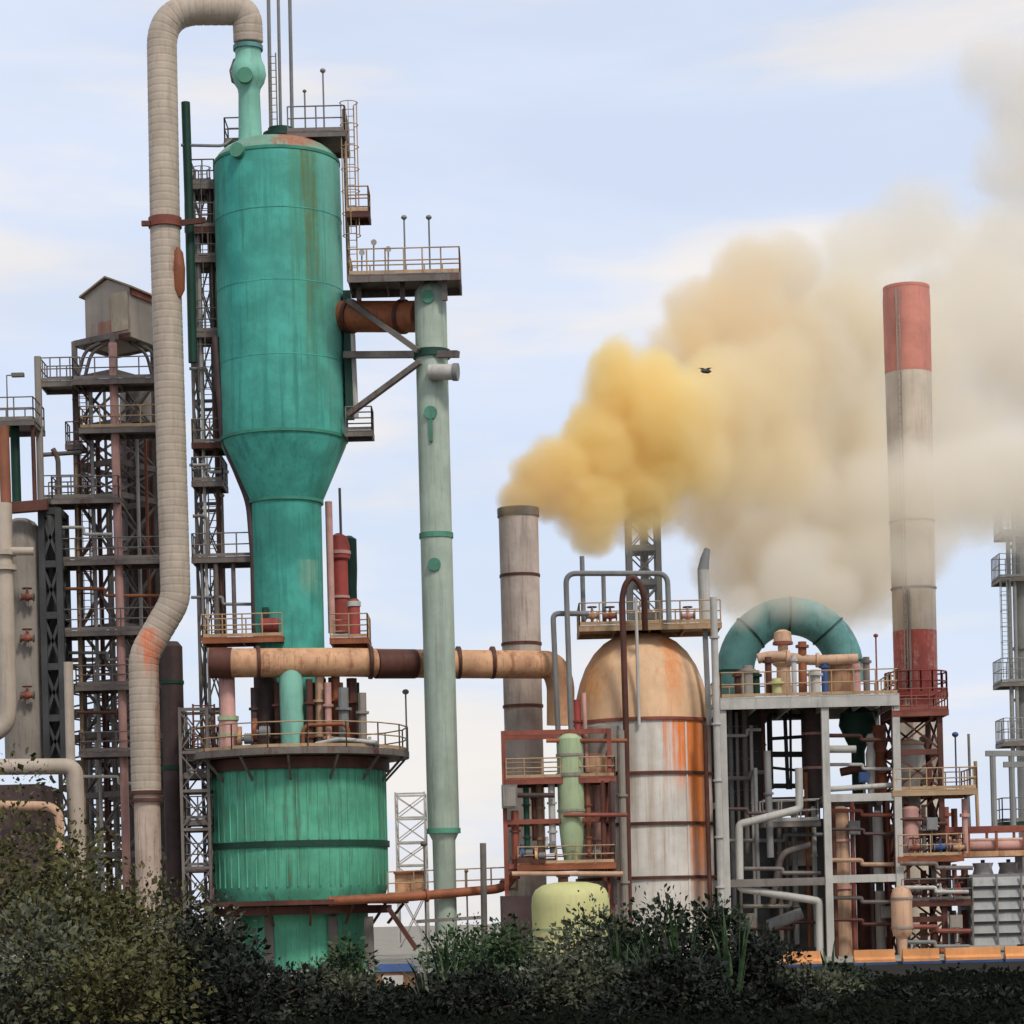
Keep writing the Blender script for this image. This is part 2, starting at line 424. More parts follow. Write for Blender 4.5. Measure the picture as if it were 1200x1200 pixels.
paint('blue_paint', (52, 76, 116), rust=0.2)
paint('tank_white', (202, 196, 186), rust=0.18, rustcol=(176, 122, 82), var=0.14, dirt=0.5, dirtcol=(150, 124, 98), vert=0.05,
      stains_shading=((1.7, 0.72, -0.1, -3.6, (224, 122, 54), 1.0), (2.0, 0.9, 0.2, -4.4, (224, 122, 54), 1.0), (2.4, 0.7, 0.2, -10.6, (222, 122, 54), 1.0), (2.5, 0.45, 0.2, -9.6, (222, 126, 56), 1.0), (-0.6, 0.25, 0, -8, (150, 132, 112), 0.6), (0.2, 0.25, -0.1, -9, (168, 146, 122), 0.6), (-2.2, 0.6, -0.2, -5.0, (178, 118, 74), 0.7)))
paint('tank_dome', (212, 174, 136), rust=0.35, rustcol=(190, 122, 76), var=0.14, dirt=0.3, dirtcol=(168, 122, 86), vert=0.06,
      stains_shading=((1.3, 0.55, 4.6, -0.8, (204, 128, 72), 0.9), (-2.4, 0.8, 4.2, -0.8, (200, 130, 62), 0.8)))
paint('reactor_teal', (72, 158, 142), rust=0.12, rustcol=(84, 104, 78), var=0.26, dirt=0.65, dirtcol=(36, 112, 100), vert=0.045,
      stains_shading=((1.7, 0.6, 3.0, -13.5, (88, 104, 62), 0.9), (0.95, 0.4, 3.0, -10.5, (70, 124, 92), 0.6), (-0.5, 0.8, 3.2, -14.0, (70, 150, 132), 0.4), (-1.9, 0.5, 3.2, -14.0, (30, 140, 134), 0.6), (1.1, 0.45, -18.5, -20.4, (150, 176, 150), 0.7), (2.6, 0.55, 2.2, -16.0, (112, 158, 140), 0.75)))  # right-edge and left tones paint the lit and dark sides into the colour
paint('reactor_dome', (120, 156, 136), rust=0.3, rustcol=(156, 88, 54), var=0.2, vert=0.3, stains_shading=((1.2, 1.0, 1.6, -0.4, (160, 74, 40), 1.0), (0.5, 0.5, 1.6, 0.3, (150, 80, 50), 0.8)))

def fr_dark(): pass
G = 1.0
# ================================================================ REACTOR
RX = P(331, 450, 120).x; RD = 120.0
def rz(v): return P(331, v, RD).z
reactor = thing('reactor_vessel', 'huge teal reactor vessel with rust-streaked dome, tapering to a narrow neck', 'vessel', (RX, RD, rz(880)))
def lathe_part(name, prof, mat, parent, x=RX, d=RD, n=56, uref=331):
    zz = lambda v: P(uref, v, d).z
    b = zz(sum(p[0] for p in prof) / len(prof))
    return MB().lathe(x, d, [(zz(v), M(r, d)) for v, r in reversed(prof)], n).build(name, mat, parent)
# materials with placed stains or painted side shading need their own local origin: the shell keeps its origin at the top seam
shell_b = thing_base = Vector((RX, RD, rz(200)))
def placed(mb, name, mat, parent, origin):
    o = mb.build(name, mat, None, origin); o.parent = parent; o.location = Vector(origin) - BASE[parent.name]; return o
zz = rz
placed(MB().lathe(RX, RD, [(zz(v), M(r)) for v, r in ((880, 40), (760, 41.5), (592, 42), (588, 44), (524, 72.5), (516, 74), (480, 74), (400, 74), (320, 74), (240, 73.8), (200, 73.5), (192, 72.6))], 64), 'shell', 'reactor_teal', reactor, shell_b)
placed(MB().lathe(RX, RD, [(zz(v), M(r)) for v, r in ((192, 72.6), (186, 70), (179, 63), (173, 52), (169, 38), (167, 22), (166, 1))], 56), 'dome', 'reactor_dome', reactor, shell_b)
for v in (262, 345, 430): MB().hollow(RX, RD, zz(v) - 0.02, zz(v) + 0.02, M(74.3), M(70), 64).build('seam', 'reactor_teal', reactor)
for v, r in ((517, 75.4), (590, 44.6), (193, 74.0)):
    MB().hollow(RX, RD, zz(v) - 0.07, zz(v) + 0.07, M(r), M(r) * 0.95, 56).build('weld_band', 'band_green', reactor)
nx = P(292, 110, 119.2).x; nd = 119.2
noz = MB().lathe(nx, nd, [(P(292, v, nd).z, M(r, nd)) for v, r in ((185, 15), (168, 14.2), (150, 13.5), (110, 12.6), (104, 13.5), (97, 18), (88, 20.5), (78, 19), (70, 15.6), (64, 15), (58, 15.5))], 28).build('nozzle', 'teal_pale', reactor)
MB().hollow(nx, nd, P(292, 59, nd).z, P(292, 54, nd).z, M(17.5, nd), M(10, nd), 28).build('flange', 'teal_duct', noz)
m = MB()
p = P(277, 88, nd - 0.1)
m.tube([p + Vector((0.15, 0, 0.85)), p + Vector((-0.1, 0, 0.7)), p + Vector((-0.28, 0, 0.2)), p + Vector((-0.2, 0, -0.3)), p + Vector((0.1, 0, -0.5))], 0.055, 6)
m.build('lifting_bracket', 'dark_steel', noz)
p = P(289, 92, nd); MB().tube([p + Vector((0, -0.6, -0.1)), p + Vector((0, -0.86, -0.1))], 0.36, 18).build('blind_flange', 'hatch_green', noz)
p = P(287, 197, RD); MB().tube([Vector((p.x, RD - 2.5, p.z)), Vector((p.x - 0.1, RD - 2.82, p.z + 0.03))], 0.34, 16).build('manway', 'hatch_green', reactor)
cx = P(329, 158, 120.5).x
MB().lathe(cx, 120.5, [(P(329, v, 120.5).z, M(r)) for v, r in ((172, 19), (163, 17), (162.5, 21), (157, 21), (156.5, 15), (151, 15), (150, 1))], 24).build('top_nozzle', 'dark_green', reactor)

# riser overhead line
rp = [P(291, 50, 119.2), P(289.5, 11.5, 119), P(189, 11.5, 118.6), P(194, 300, 118), P(206, 703, 118), P(168, 768, 118), P(171.5, 930, 118)]
riser = thing('overhead_pipe', 'fat beige banded pipe arching from the teal reactor top and down its side', 'pipe', P(173, 1012, 118))
path = resample(fillet([rp[0], rp[1], rp[2], rp[3]], 1.75, 12)[:-1] + fillet([rp[3], rp[4], rp[5], rp[6]], 0.55, 8), 0.045)
rad = []
for i, p in enumerate(path):
    k = i % 8
    rad.append(M(17.6, 118) * (0.97 if k == 0 else 1.0))
MB().tube(path, 0.7, 28, radii=rad).build('pipe_run', 'riser_beige', riser, sharp=1.2)
MB().tube([P(172, 931, 118), P(174.2, 1020, 118), P(176.6, 1122, 118)], M(15.5, 118), 22).build('foot_section', 'riser_foot', riser)
for v in (927, 936): MB().tube([P(172, v, 118), P(172.1, v + 4, 118)], M(19.5, 118), 24).build('flange', 'rust_dark', riser)
MB().tube([P(193.3, 256, 118), P(193.6, 267, 118)], M(19.6, 118), 24).build('clamp', 'rust_red', riser)
m = MB(); m.beam(P(166, 262, 117.6), P(176, 262, 117.6), 0.22); m.build('clamp_lug', 'rust_dark', riser)
tag(MB().beam(P(206, 262, 118.2), P(240, 258, 119), 0.25).build('support_arm', 'rust_dark', None, P(206, 262, 118.2)), 'short rusty arm bracing the beige overhead pipe to the reactor ladders', 'bracket')
m = MB(); q = P(209, 318, 117.7)
m.lathe(q.x, q.y, [(P(209, v, 117.7).z, M(r)) for v, r in ((348, 3), (340, 7), (315, 8), (296, 6), (290, 2))], 12)
tag(m.build('relief_valve', 'rust', None, q), 'rusty valve lump fixed against the beige overhead pipe', 'valve')

# ---- reactor top platform and its neighbours
platform('dark deck with tan rails above the reactor dome', 336, 405, 153, 118.5, 122, 'dark_steel', 'rail_dark', 1.15, 'fbr')
platform('small grey landing with rails behind the pale reactor nozzle', 262, 288, 165, 119.8, 121.5, 'dark_steel', 'rail_grey', 1.1, 'flb')
tag(MB().beam(P(374, 156, 120.4), P(374.5, 180, 120.4), 0.26).build('platform_post', 'hatch_green', None, P(374.5, 180, 120.4)), 'short green post between the reactor dome and its top deck', 'post')
for i, (u, w) in enumerate(((314, 'wide-set'), (325.5, ''), (339, ''))):
    o = MB().tube([P(u + (158 - 0) * 0.0, -30, 120.6 + i * 0.4), P(u + 3.5, 152, 120.6 + i * 0.4)], M(2.2 - 0.3 * (i == 1)), 8).build('vent_pipe', 'grey_steel', None, P(u + 3.5, 152, 120.6 + i * 0.4))
    tag(o, ('thin grey vent pipe rising just beside the pale nozzle elbow', 'middle one of three thin vent pipes above the reactor dome', 'thin grey vent pipe standing nearest the top deck rails')[i], 'vent pipe', 'vent pipes above the reactor')
ladder('ladder in hoops between two of the thin vent pipes above the dome', 320, 120, 62, 160, 120.2, 'rail_grey', False, 0.35)
lamp('thin lamp on a pole above the reactor top deck', 380, 84, 152, 120, 'grey_steel', 0.14)
lamp('short lamp stub on the rail of the reactor top deck', 358, 108, 152, 121, 'grey_steel', 0.1)
tag(MB().tube([P(217.5, 120, 119.4), P(222, 260, 119.4), P(226, 425, 119.4)], M(5.2), 14).build('exhaust_pipe', 'dark_green', None, P(226, 425, 119.4)), 'dark green open-topped pipe between the beige pipe and the reactor', 'pipe')
pipe('thin grey line bending from the dark green pipe to the dome', [(212, 170, 119.3), (262, 171, 119.6), (272, 163, 119.8)], 1.8, 'grey_steel', 0.3)
# right-hand hoop ladder and landings
ladder('tall hooped ladder on the sky side of the teal reactor', 411, 200, 124, 318, 119.2, 'rail_tan', True, 0.4)
tag(MB().tube([P(403, 128, 119.6), P(409, 330, 119.6)], M(2.4), 8).build('stair_post', 'rail_dark', None, P(409, 330, 119.6)), 'slim dark post running down beside the hooped reactor ladder', 'post')
platform('tiny landing halfway up the hooped reactor ladder', 405, 433, 247, 118.4, 119.9, 'rust_dark', 'rail_tan', 1.15, 'frb')
tag(MB().box(P(402, 342, 119.4) + Vector((0, -0.3, -5.9)), P(402, 342, 119.4) + Vector((0.36, 0.5, 0))).build('cable_tray', 'dark_green', None, P(402, 500, 119.4)), 'dark green upright tray fixed to the reactor below the pipe elbow', 'cable tray')
platform('small railed ledge low on the reactor below the diagonal brace', 404, 437, 504, 118.6, 120, 'dark_steel', 'rail_grey', 1.1, 'frb')
pipe('pale thin drop pipe beside the dark green tray on the reactor', [(413, 392, 119.2), (417, 490, 119.2)], 3.4, 'pale_steel')

# ================================================================ STANDPIPE
SD = 117.4
spx = P(512, 660, SD).x
def sz(v): return P(512, v, SD).z
stand = thing('standpipe', 'tall pale grey-green standpipe with round top and dark green hatches', 'pipe', (spx, SD, sz(1090)))
MB().lathe(spx, SD, [(sz(v), M(r, SD)) for v, r in ((1095, 13), (985, 13.5), (978, 17), (972, 18.6), (660, 18.6), (352, 18.8), (342, 17.5), (334, 13), (330, 7), (329, 1))], 32).build('shell', 'standpipe', stand)
for v in (628, 974): MB().hollow(spx, SD, sz(v + 3), sz(v - 3), M(20, SD), M(18), 32).build('flange', 'hatch_green', stand)
for v in (352, 487, 664):
    MB().tube([Vector((spx - 0.1, SD - 0.66, sz(v))), Vector((spx - 0.1, SD - 0.82, sz(v)))], 0.3, 18).build('hatch', 'hatch_green', stand)
    if v == 487: MB().beam((spx - 0.1, SD - 0.79, sz(v + 8)), (spx - 0.1, SD - 0.79, sz(v + 34)), 0.16, 0.08).build('hatch_stay', 'hatch_green', stand)
duct = thing('cross_duct', 'short rusty orange duct joining the reactor to the standpipe head', 'duct', P(408, 372, 119.2))
MB().tube([P(398, 371, 119.4), P(488, 371, 117.9)], M(18), 26).build('duct_run', 'rust', duct)
for u in (409, 470): MB().tube([P(u, 371, 119.4 - (u - 398) * 0.0166), P(u + 4, 371, 119.3 - (u - 398) * 0.0166)], M(20), 26).build('flange', 'rust_dark', duct)
platform('long railed deck over the standpipe head with tan handrails', 407, 540, 320, 116, 119, 'dark_steel', 'rail_tan', 1.15, 'fblr', th=0.3, gap=0.9)
for u, w in ((420, 'stubby dark post under the standpipe deck beside the reactor'), (471, 'dark post under the standpipe deck just before the round head'), (521, 'dark post under the outer end of the standpipe deck')):
    tag(MB().beam(P(u, 328, 117.4 if u < 500 else 116.5), P(u + 0.8, 352, 117.4 if u < 500 else 116.5), 0.22).build('deck_post', 'dark_steel', None, P(u, 352, 117.4)), w, 'post')
lamp('first of two thin lamps on the standpipe deck, nearer the reactor', 475, 256, 318, 117, 'grey_steel', 0.14)
lamp('second thin lamp on the standpipe deck, farther from the reactor', 504, 256, 318, 117, 'grey_steel', 0.14)
for u, v, w in ((424, 296, 'small valve wheel above the standpipe deck next to the hooped ladder'), (438, 284, 'upright gauge stem on the standpipe deck'), (455, 292, 'low gauge box on the standpipe deck rail')):
    t = thing('gauge_stand', w, 'gauge', P(u, 318, 117.8))
    MB().tube([P(u, 318, 117.8), P(u, v, 117.8)], 0.035, 6).build('stem', 'grey_steel', t)
    MB().tube([P(u, v, 117.75), P(u, v, 117.6)], 0.14, 12).build('dial', 'pale_steel', t)
tag(MB().beam(P(404, 416, 118.8), P(537, 415, 116.3), 0.3).build('strut', 'dark_steel', None, P(404, 416, 118.8)), 'level dark steel beam tying the standpipe to the reactor', 'strut')
tag(MB().beam(P(408, 352, 118.4), P(490, 411, 116.6), 0.24).build('strut', 'dark_steel', None, P(490, 411, 116.6)), 'dark diagonal strut sloping down to the standpipe across the rusty duct', 'strut')
tag(MB().beam(P(408, 486, 118.4), P(492, 424, 116.6), 0.24).build('strut', 'dark_steel', None, P(408, 486, 118.4)), 'dark diagonal strut rising from the reactor ledge to the standpipe', 'strut')
MB().hollow(spx, SD, sz(420), sz(411), M(21.5), M(18), 30).build('collar', 'dark_green', stand)
mt = thing('drive_motor', 'small grey round motor bolted beside the standpipe collar', 'motor', P(512, 443, 116.4))
MB().tube([P(503, 436, 116.4), P(535, 436, 116.2)], M(9), 18).build('motor_body', 'pale_steel', mt)
MB().tube([P(531, 436, 116.22), P(537, 436, 116.18)], M(10), 18).build('end_cap', 'grey_steel', mt)

# ================================================================ HORIZONTAL DUCT
hd = thing('transfer_duct', 'long level rusty orange duct crossing in front of the teal neck', 'duct', P(250, 775, 116.6))
hp = [P(252, 795, 116.6), P(250, 777, 116.6), P(270, 777, 116.6), P(400, 776, 117.2), P(505, 778, 119), P(648, 779, 121), P(657, 800, 121.2), P(657, 850, 121.3)]
MB().tube(fillet(hp[2:], 0.7), M(16.5), 26).build('duct_run', 'orange_rust', hd)
MB().tube([P(246, 777, 116.6), P(272, 777, 116.6)], M(17.5), 26).build('end_cap', 'rust_dark', hd)
for u, d in ((300, 116.75), (432, 117.6), (535, 119.45), (575, 120)): MB().tube([P(u, 776.5, d), P(u + 4, 776.5, d + 0.03)], M(19), 26).build('flange', 'rust_dark', hd)
MB().tube([P(440, 778, 117.75), P(486, 778, 118.6)], M(17), 26).build('sleeve', 'rust_dark', hd)
# ================================================================ DRUM AND ITS DECK
DD = 120.0
dx = P(351, 980, DD).x
def dz(v): return P(351, v, DD).z
drum = thing('catalyst_drum', 'broad green streaked drum below the reactor neck', 'drum', (dx, DD, dz(1140)))
R = 102.5
MB().lathe(dx, DD, [(dz(v), M(r)) for v, r in ((1058, 96), (1048, 100), (1040, R), (995, R + 0.4), (900, R), (896, R))], 72).build('shell', 'drum_green', drum)
MB().hollow(dx, DD, dz(995), dz(988), M(R + 3), M(R - 3), 72).build('stiffener_ring', 'dark_green', drum)
MB().hollow(dx, DD, dz(906), dz(893), M(R + 5), M(R - 4), 72).build('top_rim', 'rust_dark', drum)
MB().lathe(dx, DD, [(dz(v), M(r)) for v, r in ((1142, 78), (1058, 78))], 56).build('skirt', 'drum_green', drum)
for k in range(26):
    a = math.radians(180 + (k + 0.5) * 180 / 26); r = M(R) + 0.015
    x, y = dx + r * math.cos(a), DD + r * math.sin(a)
    MB().beam((x, y, dz(1040)), (x, y, dz(996)), 0.06).build('rib', 'drum_green', drum)
    MB().beam((x, y, dz(987)), (x, y, dz(907)), 0.06).build('rib', 'drum_green', drum)
ring_platform('round dark deck with tan rails on top of the green drum', dx, DD, dz(884), M(60), M(131), 0, 360, 'dark_steel', 'rail_tan', 1.15, 14, 0.3)
lamp('bent lamp post on the rim of the drum deck', 477, 812, 880, 119, 'grey_steel', 0.16)
ring_platform('rusty walkway curving round the base of the green drum', dx, DD, dz(1056), M(103), M(126), 175, 385, 'rust_dark', 'rail_tan', 0, 9, 0.22)
MB().hollow(dx, DD, dz(1072), dz(1063), M(106), M(80), 60).build('base_beam', 'rust_dark', drum)
for u in (268, 315, 390, 432): MB().beam(P(u, 1074, 117.2), P(u + 2, 1135, 117.2), 0.4).build('support_leg', 'dark_steel', drum)

# equipment standing on the drum deck
vessel('stub_column', 'pale green stub column on the drum deck before the reactor neck', 'column', 342, 830, ((786, 13), (792, 14), (872, 14), (882, 15)), 116.9, 'teal_pale', 20)
vessel('stub_column', 'pinkish column with green foot on the reactor side of the drum deck', 'column', 267, 830, ((792, 9), (838, 9), (842, 11), (884, 12)), 117.2, 'pink_pipe', 18, bands=((842, 12.5, 5), (862, 13, 3)), bandmat='pale_green')
vessel('dark_column', 'dark brown column beside the neck under the rusty duct', 'column', 312, 830, ((792, 14), (884, 14)), 118.5, 'dark_vessel', 18)
for i, (u, v0, r, mt_, d, lab) in enumerate((
    (362, 796, 4, 'rust_dark', 116.6, 'thin rust-dark pipe upright on the drum deck right next to the pale green stub'),
    (374, 793, 5, 'tan_vessel', 117.2, 'tan upright pipe among darker pipes on the drum deck'),
    (384, 800, 4, 'pink_pipe', 116.8, 'pinkish upright pipe on the drum deck'),
    (393, 792, 5, 'rust', 117.6, 'rust orange upright pipe on the drum deck'),
    (402, 806, 6, 'grey_steel', 116.9, 'grey short upright pipe on the drum deck'),
    (412, 795, 6, 'rust_dark', 118, 'tall rust-dark pipe reaching up to the long duct from the drum deck'),
    (424, 812, 5, 'column_grey', 117.3, 'short grey-beige pipe outermost on the drum deck'),
    (367, 800, 3, 'dark_vessel', 118.2, 'near-black pipe behind the first thin pipe of the drum deck'),
    (379, 795, 3, 'rust_dark', 118.3, 'dark rust pipe between the tan and the pinkish one on the drum deck'),
    (388, 794, 3.5, 'dark_green', 118.4, 'green-black pipe between the pinkish and the rust orange one on the drum deck'),
    (398, 800, 4, 'tan_vessel', 118.1, 'tan pipe half behind the grey short one on the drum deck'),
    (418, 800, 3, 'dark_green', 118.6, 'green-black thin pipe beside the tall rust-dark one on the drum deck'),
    (326, 800, 5, 'rust_dark', 117.4, 'rust-dark pipe close by the pale green stub on its reactor tower side'),
    (297, 806, 3.5, 'dark_vessel', 117.6, 'near-black pipe between the pinkish column and the dark brown one'))):
    t = thing('riser_pipe', lab, 'pipe', P(u, 884, d))
    MB().tube([P(u, v0, d), P(u + 1.5, 884, d)], M(r), 10).build('pipe_run', mt_, t)
    for k in (0.3, 0.75):
        v = v0 + (884 - v0) * k; MB().tube([P(u + k, v, d), P(u + k, v + 3, d)], M(r * 1.6), 10).build('flange', mt_, t)
for u, v, r, mt_, lab in ((285, 866, 10, 'orange_rust', 'orange rusty pump casing on the drum deck by the pinkish column'), (303, 858, 11, 'rust', 'brown round pump casing on the drum deck under the dark column'), (388, 868, 7, 'orange_rust', 'orange valve casing in front of the upright pipes on the drum deck'), (436, 872, 6, 'pale_steel', 'pale small valve casing at the open end of the drum deck')):
    pump(lab, u - r * 0.4, v, 884, r * 0.85, 116.5, mt_)
pipe('bent thin brown pipe looping over the drum deck', [(355, 884, 116.4), (355, 850, 116.4), (408, 848, 116.4), (408, 884, 116.4)], 2.4, 'rust', 0.4)
pipe('crooked pale pipe crossing the drum deck at rail height', [(370, 872, 116.2), (398, 866, 116.2), (440, 870, 116.2)], 2.6, 'pale_steel', 0.3)

# mid ring walkways at the neck
platform('rusty walkway with rails beside the neck above the duct end', 236, 332, 746, 117.6, 119.4, 'rust', 'rail_tan', 1.05, 'flb', gap=0.9)
platform('rusty small walkway behind the neck under the red columns', 386, 432, 747, 118, 120.5, 'rust', 'rail_tan', 1.1, 'frb', gap=0.8)
t = thing('pump', 'red and brown motor on the rusty walkway beside the neck', 'pump', P(317, 745, 118.4))
MB().tube([P(306, 733, 118.4), P(327, 733, 118.4)], M(9), 16).build('casing', 'red_pipe', t)
MB().box(P(308, 746, 118.2), P(325, 738, 118.9)).build('skid', 'rust_dark', t)
MB().tube([P(311, 724, 118.4), P(311, 712, 118.4)], M(4), 10).build('outlet', 'dark_green', t)
vessel('red_column', 'slim red column with banded head behind the reactor neck', 'column', 398, 680, ((625, 3), (629, 10), (640, 13), (655, 13), (658, 10), (742, 10)), 122.5, 'red_pipe', 20, bands=((648, 14, 4), (700, 11.5, 3)), bandmat='pink_pipe')
vessel('green_column', 'dark green topped column right behind the slim red column', 'column', 410, 680, ((628, 3), (632, 9), (668, 9), (690, 8), (742, 8)), 124, 'dark_green', 20)
vessel('red_column', 'short pink and red column on the walkway behind the neck', 'column', 415, 720, ((702, 5), (705, 7), (744, 7)), 120, 'red_pipe', 16, bands=((708, 8.2, 6),), bandmat='pale_steel')
pipe('straight pinkish pipe running close beside the reactor neck', [(385, 588, 120.6), (389, 742, 120.6)], 4.2, 'pink_pipe')
pipe('short vent stem above the slim red column', [(398, 572, 122.5), (399.5, 626, 122.5)], 1.6, 'grey_steel')

# ================================================================ ACCESS TOWER between riser and reactor
c4 = lambda u0, u1, v, d0, d1: [(P(u0, v, d0).x, d0), (P(u1, v, d0).x, d0), (P(u1, v, d0).x, d1), (P(u0, v, d0).x, d1)]
lattice('slim dark braced tower between the beige pipe and the teal reactor', c4(230, 255, 600, 121, 123), (212, 300, 390, 470, 520, 590, 655, 745, 830, 920, 1010, 1110), 245, 121.5, 'dark_steel', 0.14, 0.07, name='access_tower')
for v, u0, u1, lab, dk in ((214, 222, 252, 'topmost railed landing of the slim dark tower', 'dark_steel'), (265, 216, 256, 'second railed landing of the slim dark tower, level with the clamp', 'rust_dark'), (300, 226, 262, 'narrow landing of the slim tower just below the clamp', 'dark_steel'), (388, 224, 258, 'landing of the slim tower at mid reactor', 'dark_steel'), (518, 224, 268, 'landing of the slim tower where the reactor starts to taper', 'rust_dark'), (563, 224, 262, 'landing of the slim tower beside the reactor cone', 'dark_steel'), (652, 224, 296, 'wide landing of the slim tower beside the teal neck', 'dark_steel')):
    platform(lab, u0, u1, v, 119.8, 121.9, dk, 'rail_dark', 1.1, 'flr', gap=0.7)
ladder('dark hooped ladder climbing the slim tower beside the reactor', 240, 300, 200, 515, 120.6, 'dark_steel', True, 0.4)
ladder('plain dark ladder low on the slim tower beside the neck', 252, 700, 565, 745, 120.6, 'dark_steel', False, 0.4)
pipe('dark pipe hugging the reactor cone and neck down to the walkway', [(252, 395, 119.2), (262, 515, 119), (292, 588, 119.4), (297, 650, 119.4), (299, 742, 119.4)], 4.2, 'dark_vessel', 0.6)
pipe('tall thin dark pipe nearest the beige pipe below the wide landing', [(252.5, 655, 120), (254.5, 760, 120)], 3, 'dark_steel')
pipe('second thin dark pipe below the wide landing, nearer the neck', [(273, 655, 120.2), (275.5, 745, 120.2)], 2.6, 'dark_steel')
pipe('thin pale pipe below the wide landing of the slim tower', [(236, 660, 120.1), (238.5, 745, 120.1)], 1.5, 'grey_steel')
pipe('hooked dark pipe over the wide landing of the slim tower', [(226, 605, 119.9), (243, 604, 119.9), (244, 650, 119.9)], 2, 'dark_steel', 0.35)
lamp('small dark lamp on the wide landing beside the neck', 262, 582, 650, 120.2, 'dark_steel', 0.12)
# dark column behind riser foot
vessel('dark_column', 'dark blue-brown column half hidden behind the beige pipe foot', 'column', 203, 850, ((752, 8), (758, 13), (1122, 13)), 121, 'dark_vessel', 24, bands=((800, 14, 4), (900, 14, 5)), bandmat='dark_green')
# stairs near the drum's left
platform('small railed landing beside the drum deck above the shrubs', 222, 256, 880, 118, 119.5, 'dark_steel', 'rail_grey', 1.1, 'flr', gap=0.6)
for v, lab in ((905, 'dark landing beside the drum top, under the railed one'), (960, 'dark landing in the scaffold beside the middle of the drum'), (1015, 'lowest dark landing of the scaffold beside the drum')):
    platform(lab, 216, 248, v, 117.5, 119.3, 'dark_steel', 'rail_dark', 1.05, 'flr', gap=0.55)
lattice('dark open scaffold squeezed between the beige pipe foot and the drum', c4(214, 246, 980, 117.3, 119.6), (830, 880, 925, 970, 1015, 1060, 1125), 230, 118, 'dark_steel', 0.13, 0.07, name='scaffold', cat='scaffold')
t = thing('ladder', 'rust-red square-hooped ladder beside the drum deck', 'ladder', P(240, 880, 117.9))
for u in (226, 251): MB().beam(P(u, 825, 117.9), P(u + 1.4, 880, 117.9), 0.08).build('stile', 'rust_red', t)
for v in (827, 836, 845, 854, 863, 872): MB().beam(P(226, v, 117.9), P(251, v, 117.9), 0.06).build('rung', 'rust_red', t)

# ================================================================ HOUSE ON ITS TOWER
A, B_, C_ = P(99, 338, 128), P(151.5, 338, 126.4), P(188, 338, 129.2)
D_ = A + (C_ - B_)
zt = P(124, 340, 127).z; zb = P(124, 398, 127).z; zr = P(124, 325, 127).z
A, B_, C_, D_ = [Vector((p.x, p.y, 0)) for p in (A, B_, C_, D_)]
house = thing('elevator_house', 'grey weathered gable-roofed box house high on a lattice tower', 'house', ((A + C_) / 2 + Vector((0, 0, zb))))
Z = lambda p, z: Vector((p.x, p.y, z))
mAB, mDC = (A + B_) / 2, (D_ + C_) / 2
MB().poly([Z(A, zb), Z(B_, zb), Z(C_, zb), Z(D_, zb), Z(A, zt), Z(B_, zt), Z(C_, zt), Z(D_, zt), Z(mAB, zr - 0.06), Z(mDC, zr - 0.06)],
          [(0, 1, 5, 8, 4), (1, 2, 6, 5), (2, 3, 7, 9, 6), (3, 0, 4, 7), (3, 2, 1, 0), (5, 6, 9, 8), (7, 4, 8, 9)]).build('wall', 'house_grey', house, smooth=False)
ax = (C_ - B_).normalized(); ac = (B_ - A).normalized()
def slab(p, q, e1, e2, z1, z2):
    """roof slope: ridge line p-q, eave offset"""
    return MB().poly([Z(p - ax * 0.18, z1), Z(q + ax * 0.18, z1), Z(q + ax * 0.18 + e1, z2), Z(p - ax * 0.18 + e1, z2), Z(p - ax * 0.18, z1 + 0.09), Z(q + ax * 0.18, z1 + 0.09), Z(q + ax * 0.18 + e1, z2 + 0.09), Z(p - ax * 0.18 + e1, z2 + 0.09)],
                     [(0, 1, 2, 3), (4, 7, 6, 5), (0, 4, 5, 1), (1, 5, 6, 2), (2, 6, 7, 3), (3, 7, 4, 0)])
half = (B_ - A).length / 2 + 0.26; drop = (zr - zt) * half / ((B_ - A).length / 2)
slab(mAB, mDC, ac * half, 0, zr, zr - drop).build('roof_slope', 'house_roof', house, smooth=False)
slab(mAB, mDC, -ac * half, 0, zr, zr - drop).build('roof_slope', 'house_roof', house, smooth=False)
nrm = ac.cross(Vector((0, 0, 1))); nrm = nrm if nrm.y < 0 else -nrm
q0 = A.lerp(B_, 0.60) + nrm * 0.02; q1 = A.lerp(B_, 0.97) + nrm * 0.02
MB().poly([Z(q0, zb + 0.35), Z(q1, zb + 0.35), Z(q1, zt - 0.2), Z(q0, zt - 0.2)] + [Z(x + nrm * 0.03, z) for x, z in ((q0, zb + 0.35), (q1, zb + 0.35), (q1, zt - 0.2), (q0, zt - 0.2))], [(0, 1, 2, 3), (4, 7, 6, 5), (0, 4, 5, 1), (1, 5, 6, 2), (2, 6, 7, 3), (3, 7, 4, 0)]).build('door', 'house_door', house, smooth=False)
MB().beam(Z(A + nrm * 0.05, zb + 0.06), Z(B_ + nrm * 0.05, zb + 0.06), 0.12, 0.26).build('sill_beam', 'rust_dark', house)
sn = ax.cross(Vector((0, 0, 1))); sn = sn if sn.x > 0 else -sn
MB().beam(Z(B_ + sn * 0.06 + ax * 0.1, zt - 0.24), Z(C_ + sn * 0.06, zt - 0.24), 0.1, 0.3).build('eave_board', 'rust_red', house)

